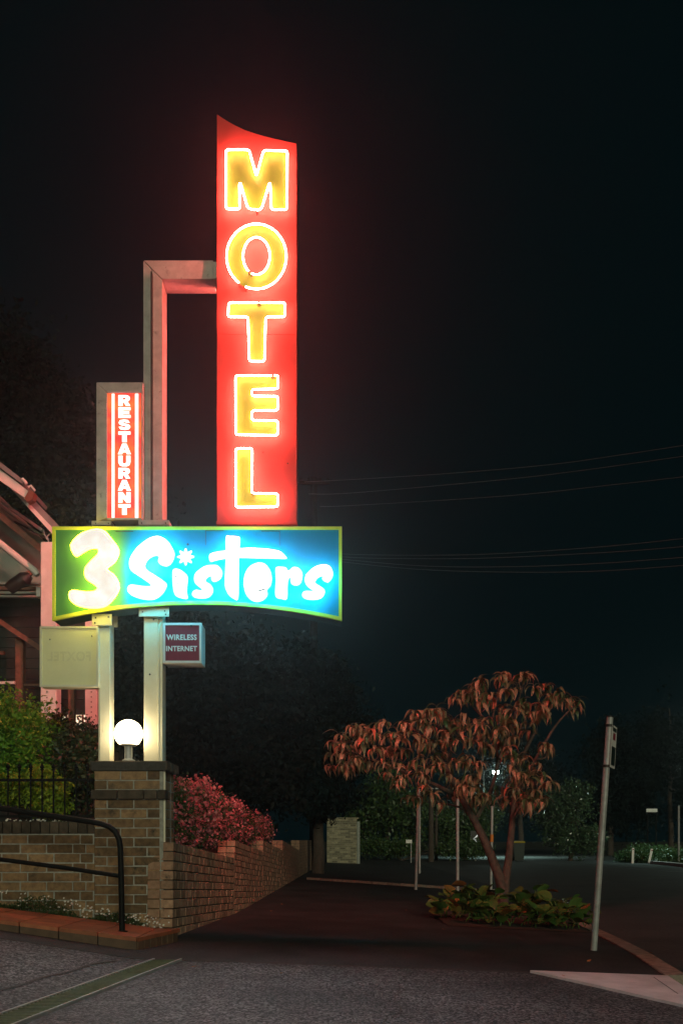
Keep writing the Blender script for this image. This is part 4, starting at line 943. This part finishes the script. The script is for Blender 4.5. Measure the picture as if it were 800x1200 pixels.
# ---------------------------------------------------------------- broad-leaved plants round its foot
def big_leaf():
    m = MB(); vs = [(0,0,0)]; k = 10
    for i in range(k+1):
        a = -2.6+5.2*i/k; r = 0.5*(1+0.05*math.sin(i*2.7)); vs.append((0.5-r*math.cos(a)*-1*1.0 if False else 0.5+r*math.cos(a), 0.42*math.sin(a)*(1+0.05*math.cos(i*3)), 0.10*abs(math.sin(a))-0.16*max(0, math.cos(a))**2+0.03*math.sin(i*2.1)))
    vs.append((0.5,0,-0.02)); n = len(vs)-1
    fs = [(n,i,i+1) for i in range(1,k+1)]+[(n,k+1,0),(n,0,1)]
    m.add(vs, fs); m.tube([(0,0,0),(-0.18,0,-0.10),(-0.30,0,-0.35)], [0.03,0.035,0.04], 5, ref=(0,1,0)); return m.mesh('broad_leaf', L_big)
BLm = big_leaf(); BLm.polygons.foreach_set('use_smooth', [True]*len(BLm.polygons))
rows = [(528,1078),(545,1083),(563,1084),(583,1086),(604,1087),(625,1088),(646,1089),(666,1090),(680,1090),(533,1068),(552,1070),(574,1071),(610,1074),(634,1076),(656,1079),(560,1062),(620,1066)]
wds = ['at the left end of the bed under the street tree','front row second from the left of the bed under the tree','front row third from the left of the bed under the tree','front row fourth from the left of the bed under the tree','in the middle of the front row of the bed under the tree','front row fourth from the right of the bed under the tree','front row third from the right of the bed under the tree','front row second from the right of the bed under the tree','at the right end of the bed nearest the leaning pole',
 'behind the left end of the bed under the tree','second from left in the second row under the tree','left of the trunk in the second row of the bed','right of the trunk in the second row of the bed','second from right in the second row of the bed','rightmost in the second row of the bed','at the back of the bed left of the trunk','at the back of the bed right of the trunk']
for (x, y), w in zip(rows, wds):
    D = 10.6
    for _ in range(6): X = (x-HX)*D/F; D = (HC-gz(X, D))*F/(y-HY)
    X = (x-HX)*D/F; zg = gz(X, D); pt = thing('bergenia_plant', (X, D, zg), 'broad-leaved green plant '+w, 'plant', 'broad-leaved plants under the street tree')
    nl = 13; sc = D/10.6
    for i in range(nl):
        az_ = i*2.4+random.gauss(0,.2); el = random.uniform(0.1,1.25); L = random.uniform(0.12,0.20)*sc
        rr_ = 0.05+0.09*random.random(); c = Vector((X+rr_*math.cos(az_)*1.25*sc, D+rr_*math.sin(az_)*1.2, zg+random.uniform(0.05,0.24)*sc))
        M = Matrix.Translation(c) @ Matrix.Rotation(az_, 4, 'Z') @ Matrix.Rotation(-el+0.25, 4, 'Y') @ Matrix.Rotation(random.gauss(0,.35), 4, 'X') @ Matrix.Scale(L, 4)
        inst('leaf', BLm, M, pt)
soil = [(X_, D_, gz(X_, D_)+0.006) for X_, D_ in [(1.28,10.75),(1.9,10.55),(2.5,10.42),(KX(10.4)-.02,10.4),(KX(14.5)-.02,14.5),(1.9,14.8),(1.3,13.0)]]
MB().add(soil, [tuple(range(7))]).build('planting_bed', M_soil, kind='structure')
for x, y, lb in ((270,1058,'pale fallen leaf on the footpath nearest the foot of the stepped wall'),(318,1070,'fallen leaf on the dark footpath farther out from the stepped wall'),(330,1062,'tiny fallen leaf on the footpath short of the edging strip'),(476,1069,'orange fallen leaf on the footpath left of the planting bed'),(661,1148,'orange fallen leaf at the long edge of the concrete apron'),(763,1120,'red fallen leaf on the road just past the kerb'),(228,1137,'fallen leaf on the driveway beside the top of the drain grate'),(330,1145,'orange fallen leaf alone on the middle of the driveway'),(690,1130,'fallen leaf on the footpath below the leaning pole'),(520,1092,'fallen leaf on the asphalt in front of the planting bed')):
    D = 9.0
    for _ in range(8): X = (x-HX)*D/F; D = (HC-gz(X, D))*F/(y-HY)
    M = Matrix.Translation((X, D, gz(X,D)+0.022)) @ Matrix.Rotation(random.random()*6.28, 4, 'Z') @ Matrix.Rotation(0.3, 4, 'Y') @ Matrix.Scale(random.uniform(0.045,0.075), 4)
    me = bpy.data.meshes.get('fallen_leaf') or None
    if me is None:
        m = MB().add([(-.5,0,0),(-.15,.22,.10),(.25,.17,.06),(.55,0,.16),(.25,-.17,.10),(-.15,-.22,.05),(0,0,0.01)], [(0,6,1),(1,6,2),(2,6,3),(3,6,4),(4,6,5),(5,6,0)]); me = m.mesh('fallen_leaf', L_fall)
    props(inst('fallen_leaf', me, M), lb, 'leaf', 'fallen leaves on the asphalt')

# ---------------------------------------------------------------- leaning pole with a parking sign seen edge-on
b0 = P(694.5,1112,8.08); b0.z = gz(b0.x, 8.08); t0 = P(714.5,841,8.03)
lp = thing('leaning_pole', b0, 'leaning galvanised sign pole at the kerb with a plate seen edge-on', 'pole')
MB().tube([b0-Vector((0,0,.1)), t0], 0.029, 16).build('shaft', M_galv, lp, smooth=True)
MB().tube([t0, t0+Vector((0.0006,0,0.012))], 0.033, 16).build('cap', M_bolt, lp, smooth=True)
ax = (t0-b0).normalized(); 
pa = P(715.5,849,8.0); pb = P(712.5,899,8.0); dn = (pb-pa).normalized(); out = Vector((0.30,-0.95,0)).normalized()*-1
out = Vector((0.118,0.25,0))/0.62
pl = MB(); q = [pa+Vector((0.012,0,0)), pa+Vector((0.012,0,0))+out*0.62, pb+Vector((0.012,0,0))+out*0.62, pb+Vector((0.012,0,0))]
pl.prism(q, Vector((0.003,0.0016,0))); plate = pl.build('sign_plate', M_white, lp)
n_ = (q[1]-q[0]).cross(q[3]-q[0]).normalized(); n_ = n_ if n_.x > 0 else -n_
for (u0,u1,v0,v1,mt) in ((.12,.85,.05,.14,M_bin),(.25,.7,.18,.34,M_maroon),(.12,.85,.5,.94,M_bin)):
    e1, e2 = q[1]-q[0], q[3]-q[0]; oo_ = n_*0.006
    MB().add([q[0]+e1*u0+e2*v0+oo_, q[0]+e1*u1+e2*v0+oo_, q[0]+e1*u1+e2*v1+oo_, q[0]+e1*u0+e2*v1+oo_], [(0,1,2,3)]).build('printed_panel', mt, plate)
for y in (850.5, 897.5):
    f_ = (1112-y)/(1112-841); c = b0.lerp(t0, f_); MB().tube([c-ax*0.012, c+ax*0.012], 0.0345, 16).build('clamp', M_bolt, lp, smooth=True)

# ---------------------------------------------------------------- edging strip, thin posts
ed = thing('edging_strip', P(470,1038,21), 'narrow concrete edging strip crossing the far end of the footpath', 'edging')
e0 = Vector((-0.86,22.6,0)); e1 = Vector((3.36,19.7,0)); K = 13
for k in range(K):
    a = e0.lerp(e1, k/K+0.002); b = e0.lerp(e1, (k+1)/K-0.002)
    a.z = gz(a.x,a.y)+0.02; b.z = gz(b.x,b.y)+0.02; MB().bar(a, b, 0.10, 0.07).build('edging_block', M_edge, ed)
def thinpost(x0, x1, yb, yt, D, r, label, mat, bands=()):
    b = P(x0, yb, D); b.z = gz(b.x, D)-0.02 if b.x < KX(D) else -0.26; t = P(x1, yt, D)
    o = thing('street_post', b, label, 'post', 'thin posts beyond the street tree'); MB().tube([b, t], r, 10).build('shaft', mat, o, smooth=True)
    MB().lathe(t, [(r*1.15,0),(r*1.15,0.02),(r*.5,0.035)], 10).build('cap', M_bolt, o)
    for y, mt in bands: MB().tube([b.lerp(t, (yb-y-4)/(yb-yt)), b.lerp(t, (yb-y+4)/(yb-yt))], r*1.25, 10).build('reflector_band', mt, o, smooth=True)
    return o
thinpost(487,490.5,1035,925,19.5,0.035,'thin metal post leaning slightly, leftmost under the tree crown',M_galv)
thinpost(491.5,491.5,1016,930,30,0.035,'pale thin post close behind the leftmost leaning post',M_galv)
thinpost(536,536,1037,930,19.2,0.035,'thin metal post standing midway under the tree crown',M_galv)
thinpost(575,576.5,1040,945,18.5,0.03,'pale guide post with an orange band beside the tree trunk',M_galv,((979,M_orange),))
# ---------------------------------------------------------------- across the street
RZ0 = -0.255
def street_lamp(x, y, D, px, power, label, arm=1.0):
    h = P(x, y, D); px_ = P(px, 0, D).x; o = thing('street_lamp', (px_, D, RZ0), label, 'street lamp', 'street lamps down the road')
    MB().tube([(px_,D,RZ0),(px_,D,h.z+0.1)], [0.12,0.07], 10).build('pole', M_tarred, o, smooth=True)
    MB().tube([(px_,D,h.z),(px_+(h.x-px_)*.5,D-.1,h.z+.25),(h.x,D-.2,h.z+.16)], 0.04, 8).build('arm', M_tarred, o, smooth=True)
    MB().lathe((h.x,D-.2,h.z+.05), [(0.20,0),(0.22,0.05),(0.15,0.14),(0.03,0.17)], 14).build('hood', M_tarred, o, smooth=True)
    MB().lathe((h.x,D-.2,h.z-.08), [(0.01,-0.1),(0.16,-0.06),(0.22,0.04),(0.20,0.125)], 14).build('lens', G_lamp, o, smooth=True)
    l = bpy.data.lights.new('street_lamp_bulb', 'SPOT'); l.spot_size = math.radians(128); l.spot_blend = 1.0; l.energy = power; l.color = (0.60,1.0,0.86); l.shadow_soft_size = 0.08
    q = bpy.data.objects.new('street_lamp_bulb', l); COL.objects.link(q); q.location = (h.x, D-.2, h.z-.2); reg(q, q.location); attach(q, o)
street_lamp(580, 905, 62, 566, 3200, 'distant lit street lamp shining through the street tree crown')
street_lamp(845, 862, 46, 862, 2200, 'lit street lamp past the right edge beside the clipped hedge')
# pale brick end wall
fw = thing('brick_end_wall', P(401,1000,40), 'small pale brick wall lit up beyond the footpath', 'wall')
a = P(383,960,40); MB().box((a.x,40.03,RZ0), (P(418,0,40).x,40.2,a.z-.01)).build('mortar', M_mortar, fw)
m = MB(); z = a.z-0.04; r_ = 0
while z > RZ0:
    x = a.x-(0.12 if r_ % 2 else 0)
    while x < P(418,0,40).x-0.02:
        x1 = min(x+0.225, P(418,0,40).x); m.box((max(x,a.x),40.0+jit(.006),z-.036),(x1,40.05,z+.036)); x += 0.235
    z -= 0.085; r_ += 1
m.build('bricks', M_farbrick, fw, kind='stuff')
MB().box((P(418.2,0,40).x,39.97,RZ0), (P(421.5,0,40).x,40.25,a.z-.12)).build('end_pier', M_soffit, fw)
MB().box((a.x-.03,39.96,a.z), (P(420,0,40).x,40.25,a.z+.06)).build('coping', M_farbrick, fw)
# chevron sign
cs = thing('chevron_sign', P(557,1000,50), 'small dark road sign with a white chevron pointing left', 'sign')
MB().tube([(P(557,0,50).x,50,RZ0),P(557,975,50)], 0.03, 8).build('post', M_galv, cs)
MB().box(P(551,993,49.95), P(563,974,49.93)).build('plate', M_black, cs)
MB().prism([P(x,y,49.92) for x,y in ((554.3,983.5),(559,978.5),(561,978.5),(556.6,983.5),(561,988.5),(559,988.5))], (0,0.008,0)).build('chevron', glow('self_glowing_white', (0.8,0.9,0.9), 0.35), cs)  # chevron given a faint glow of its own in place of reflected light
ws = thing('small_white_sign', P(480,1005,45), 'small white rectangular sign in the dark garden left of the posts', 'sign')
MB().box(P(475.5,988.5,45), P(482.5,984.5,44.97)).build('plate', M_print, ws); MB().tube([(P(481.5,0,45).x,45.02,RZ0),P(481.5,985,45.02)], 0.03, 8).build('post', M_galv, ws)
bn = thing('wheelie_bin', (P(607,0,50).x, 50, RZ0), 'dark wheelie bin with a yellow lid at the roadside', 'bin')
c = P(607,0,50).x; body = MB(); body.add([(c-.25,49.75,RZ0+.03),(c+.25,49.75,RZ0+.03),(c+.25,50.25,RZ0+.03),(c-.25,50.25,RZ0+.03),(c-.31,49.68,RZ0+1.0),(c+.31,49.68,RZ0+1.0),(c+.31,50.32,RZ0+1.0),(c-.31,50.32,RZ0+1.0)],[(0,3,2,1),(4,5,6,7),(0,1,5,4),(1,2,6,5),(2,3,7,6),(3,0,4,7)]); body.build('body', M_bin, bn)
MB().prism([(c-.33,49.65,RZ0+1.01),(c-.33,50.34,RZ0+1.01),(c-.33,50.34,RZ0+1.12),(c-.33,49.8,RZ0+1.09)], (.66,0,0)).build('lid', M_binlid, bn)
for sx in (-.27,.2): MB().tube([(c+sx,50.28,RZ0+.1),(c+sx+.07,50.28,RZ0+.1)], .1, 12, ref=(0,0,1)).build('wheel', M_black, bn)
# far kerb, clipped hedge and guide posts on the right
fk = thing('far_kerb', (12,33,RZ0), 'pale concrete kerb curving round the clipped hedge across the road', 'kerb')
kp = [(765,1013.5,43.5),(785,1014.5,41),(805,1016.5,38),(850,1019,35)]
kp = [Vector((P(x,0,D).x, D, RZ0+.07)) for x,y,D in kp]
for a, b in zip(kp[:-1], kp[1:]): MB().bar(a.lerp(b,.004), a.lerp(b,.996), .3, .15).build('kerb_stone', M_concrete, fk)
shrub('clipped_hedge', 'low rounded green hedge across the road at the right edge', [ell(760,1004,46,26,10,rd=1.2), ell(795,1008,44,26,10,rd=1.2), ell(740,1006,48,16,8,rd=1), ell(830,1006,44,26,11,rd=1.2)], 26000, 0.12, L_bgg, (P(775,0,46).x,46,RZ0), cat='hedge', stem_r=0.02, shell=0.4)
for x, xt, yb, yt, D, lb in ((741,741.5,1002,994,44.5,'short white guide post left of the clipped hedge'),(760,763.5,1004,995,43.8,'short white guide post leaning in front of the clipped hedge')):
    b = P(x,yb,D); g = thing('guide_post', (b.x,D,RZ0), lb, 'post', 'white guide posts at the hedge')
    MB().bar((b.x,D,RZ0), P(xt,yt,D), 0.11, 0.035, up=(0,1,0)).build('blade', M_print, g); MB().box((P(xt,0,D).x-.03,D-.03,P(0,yt+2.6,D).z),(P(xt,0,D).x+.03,D-.022,P(0,yt+1.4,D).z)).build('reflector', M_maroon, g)
ml = MB(); A = [Vector((P(x,0,D).x,D,RZ0+.004)) for x,D in ((640,47),(670,43),(705,39),(740,36),(780,33.5),(840,31))]
L1 = [v+Vector((0,.16,0)) for v in A]; n = len(A); ml.add(A+L1, [(i,i+1,n+i+1,n+i) for i in range(n-1)]).build('road_marking', M_linepaint, kind='structure')
ho = thing('street_name_sign', (P(763,0,60).x, 60, RZ0), 'small pale nameplate on two dark posts in the dark across the road', 'sign')
MB().box(P(757,952,59.98),P(770,948,59.95)).build('nameplate', M_print, ho)
for x in (758.5,768.5): MB().tube([(P(x,0,60.03).x,60.03,RZ0),P(x,946,60.03)], .05, 8).build('post', M_tarred, ho)
sp_ = thing('signpost', (P(795,0,44).x,43,RZ0), 'dark slim post rising behind the right end of the clipped hedge', 'post'); MB().tube([(P(795,0,43).x,43,RZ0),P(795,945,43)], .05, 8).build('shaft', M_galv, sp_, smooth=True); MB().lathe(P(795,945,43), [(.06,0),(.06,.03),(.02,.05)], 8).build('cap', M_bolt, sp_)

# ---------------------------------------------------------------- trees
def bg_tree(name, label, x, D, top, ells, n, size, mat, r0=0.2, group='trees in the dark behind', zb=RZ0, droop=0.2, shell=0.3):
    base = Vector((P(x,0,D).x, D, zb)); t = thing(name, base, label, 'tree', group)
    C = blob_points(ells, n, rng, shell, 0.3); V, Fq = leaf_quads(C, size, rng, droop, 0.5); npobj('crown', V, Fq, mat, t)
    m = MB(); tp = P(x, top, D); k = 8
    m.tube([base.lerp(tp, i/k)+Vector((jit(.1),jit(.1),0))*(i > 0) for i in range(k+1)], [r0*(1-.8*i/k) for i in range(k+1)], 9, ref=(0.2,0.97,0.1))
    for e in ells:
        c = Vector(e[:3])
        for _ in range(2):
            h = base.lerp(tp, random.uniform(.35,.8)); q = c+Vector((random.uniform(-.5,.5)*e[3], random.uniform(-.5,.5)*e[4], random.uniform(-.3,.5)*e[5]))
            m.tube([h, h.lerp(q,.5)+Vector((0,0,.1*(q-h).length)), q], [r0*.35,r0*.22,r0*.08], 6, ref=(0.2,0.97,0.1))
    m.build('trunk', M_barkd, t, smooth=True); return t
bg_tree('evergreen_tree', 'large dark evergreen tree behind the azalea hedge', 255, 20, 740, [ell(230,800,20,55,60,rd=1.6), ell(285,820,20,60,60,rd=1.6), ell(330,860,20.5,50,55,rd=1.5), ell(250,880,19.5,55,55,rd=1.4), ell(300,910,19.5,50,40,rd=1.4), ell(210,920,19,40,40,rd=1.2)], 45000, 0.14, L_bg, 0.22)
bg_tree('evergreen_tree', 'dark round tree beyond the stepped wall left of the street tree', 372, 27, 800, [ell(370,820,27,40,50,rd=1.5), ell(395,870,27,36,50,rd=1.5), ell(350,900,27,40,45,rd=1.4), ell(375,930,26.5,40,25,rd=1.3)], 26000, 0.17, L_bg, 0.2)
bg_tree('tall_tree', 'tall dim tree rising behind the motel roof at far left', 25, 26, 430, [ell(20,460,26,60,60,rd=2), ell(-30,520,26,70,70,rd=2), ell(70,530,26,50,60,rd=2), ell(40,600,26,70,70,rd=2), ell(0,680,26,60,80,rd=2)], 45000, 0.19, L_bg, 0.35)
bg_tree('tall_tree', 'tall dim tree behind the sign posts and restaurant sign', 135, 28, 600, [ell(130,640,28,50,60,rd=2), ell(170,700,28,60,60,rd=2), ell(110,740,28,60,70,rd=2), ell(160,810,27,60,60,rd=2)], 34000, 0.2, L_bg, 0.3)
bg_tree('roadside_tree', 'small glossy-leaved tree catching lamplight beside the road', 668, 50, 925, [ell(650,955,50,22,30,rd=1.2), ell(672,940,50,26,24,rd=1.2), ell(690,985,49.5,16,18,rd=1), ell(668,985,49.5,22,18,rd=1)], 9000, 0.17, L_gloss, 0.14, 'trees across the road')
bg_tree('roadside_tree', 'leafy green tree low behind the chevron sign', 545, 54, 945, [ell(545,975,54,28,22,rd=1.5), ell(520,965,54,22,22,rd=1.5), ell(560,950,55,22,24,rd=1.5)], 9000, 0.2, L_bgg, 0.14, 'trees across the road')
bg_tree('roadside_tree', 'dark leafy tree right of the pale brick wall', 455, 52, 900, [ell(450,940,52,34,36,rd=2), ell(430,965,53,30,26,rd=2), ell(480,955,52,26,30,rd=2)], 10000, 0.24, L_bgg, 0.18, 'trees across the road')
bg_tree('roadside_tree', 'tall dark tree behind the distant street lamp', 610, 72, 850, [ell(600,900,72,40,40,rd=3), ell(640,930,72,36,40,rd=3), ell(570,935,72,34,36,rd=3)], 9000, 0.34, L_bg, 0.25, 'trees across the road')
bg_tree('roadside_tree', 'tall dark tree left of the dim shed across the road', 715, 68, 850, [ell(715,890,68,34,46,rd=3), ell(735,940,68,34,40,rd=3), ell(700,950,68,26,36,rd=3)], 9000, 0.34, L_bg, 0.25, 'trees across the road')
bg_tree('roadside_tree', 'tall dark tree over the dim shed at the right edge', 785, 70, 830, [ell(780,880,70,40,50,rd=3), ell(820,920,70,40,60,rd=3)], 9000, 0.34, L_bg, 0.25, 'trees across the road')
for x, D, lb in ((505,48,'stout dark pole standing left of the green roadside tree'),(511,52,'slender dark pole just right of the stout pole')):
    b = Vector((P(x,0,D).x,D,RZ0)); o = thing('timber_pole', b, lb, 'pole', 'poles in the far garden'); MB().tube([b, P(x,925,D)], [.16,.12] if D < 50 else [.1,.08], 10).build('shaft', M_barkd, o, smooth=True); MB().lathe(P(x,925,D), [(.13,0),(.13,.05),(.04,.08)], 10).build('cap', M_galv, o)
shrub('low_hedge', 'low dark green hedge along the far garden behind the pale brick wall', [ell(440,993,50,22,8,rd=1), ell(470,994,50,22,8,rd=1), ell(550,994,50,22,9,rd=1), ell(530,996,50,22,7,rd=1)], 12000, 0.14, L_bgg, (P(470,0,50).x,50,RZ0), cat='hedge', stem_r=0.02)

# ---------------------------------------------------------------- utility pole and power lines
ub = Vector((P(367.5,0,30).x, 30, -0.1)); up_ = thing('utility_pole', ub, 'dim timber utility pole rising behind the right side of the signs', 'pole')
MB().tube([ub, P(367.5,560,30)], [.15,.11], 12).build('shaft', M_tarred, up_, smooth=True)
for y in (566, 640): MB().bar(P(350,y,29.9), P(386,y,29.9), .09, .1).build('crossarm', M_tarred, up_)
for x in (352,361,375,384): MB().lathe(P(x,563.5,29.9), [(.03,0),(.045,.03),(.03,.06),(.045,.08),(.02,.11)], 8).build('insulator', M_tarred, up_)
wz = lambda x, y: (380+x/1.905, 500+y/1.905)
W_ = [([(-60,124),(60,118),(280,104),(500,85),(660,63),(800,42),(900,27)],'highest of the upper power lines'),([(-35,150),(60,148),(400,118),(600,94),(800,66),(900,52)],'second of the three upper power lines'),([(-10,178),(60,176),(400,155),(640,130),(800,112),(900,100)],'lowest of the three upper power lines'),
 ([(-60,276),(60,285),(250,287),(400,283),(620,268),(800,250),(900,239)],'highest of the four lower power lines'),([(-40,280),(60,292),(250,295),(400,292),(640,280),(800,268),(900,260)],'second of the four lower power lines'),([(-20,290),(200,310),(400,313),(600,306),(800,292),(900,284)],'third of the four lower power lines'),([(-10,296),(200,318),(440,325),(620,322),(800,310),(900,302)],'lowest of the four lower power lines')]
for pts, lb in W_:
    q = []
    for x, y in pts:
        X, Y = wz(x, y); q.append(P(X, Y, 30-10*(X-350)/480))
    fine = []
    for i in range(len(q)-1):
        p0 = q[max(i-1,0)]; p3 = q[min(i+2,len(q)-1)]
        for k in range(6):
            t = k/6; a_, b_ = q[i], q[i+1]; fine.append(0.5*((2*a_)+(-p0+b_)*t+(2*p0-5*a_+4*b_-p3)*t*t+(-p0+3*a_-3*b_+p3)*t**3))
    fine.append(q[-1]); MB().tube(fine, 0.0075, 5).build('power_line', M_wire, label=lb+' crossing the night sky', cat='cable', group='overhead power lines', smooth=True)

# ---------------------------------------------------------------- night air that carries the glow of the signs
hz = MB().box((-70,-14,-1.7), (90,112,24)); 
hm = bpy.data.materials.new('haze'); hm.use_nodes = True; nt = hm.node_tree
for n in list(nt.nodes): nt.nodes.remove(n)
ho_ = nt.nodes.new('ShaderNodeOutputMaterial'); pv_ = nt.nodes.new('ShaderNodeVolumePrincipled')
pv_.inputs['Color'].default_value = (0.9,0.93,0.95,1); pv_.inputs['Density'].default_value = 0.0010; pv_.inputs['Anisotropy'].default_value = 0.88
nt.links.new(pv_.outputs[0], ho_.inputs['Volume'])
hz.build('haze', hm, kind='stuff')
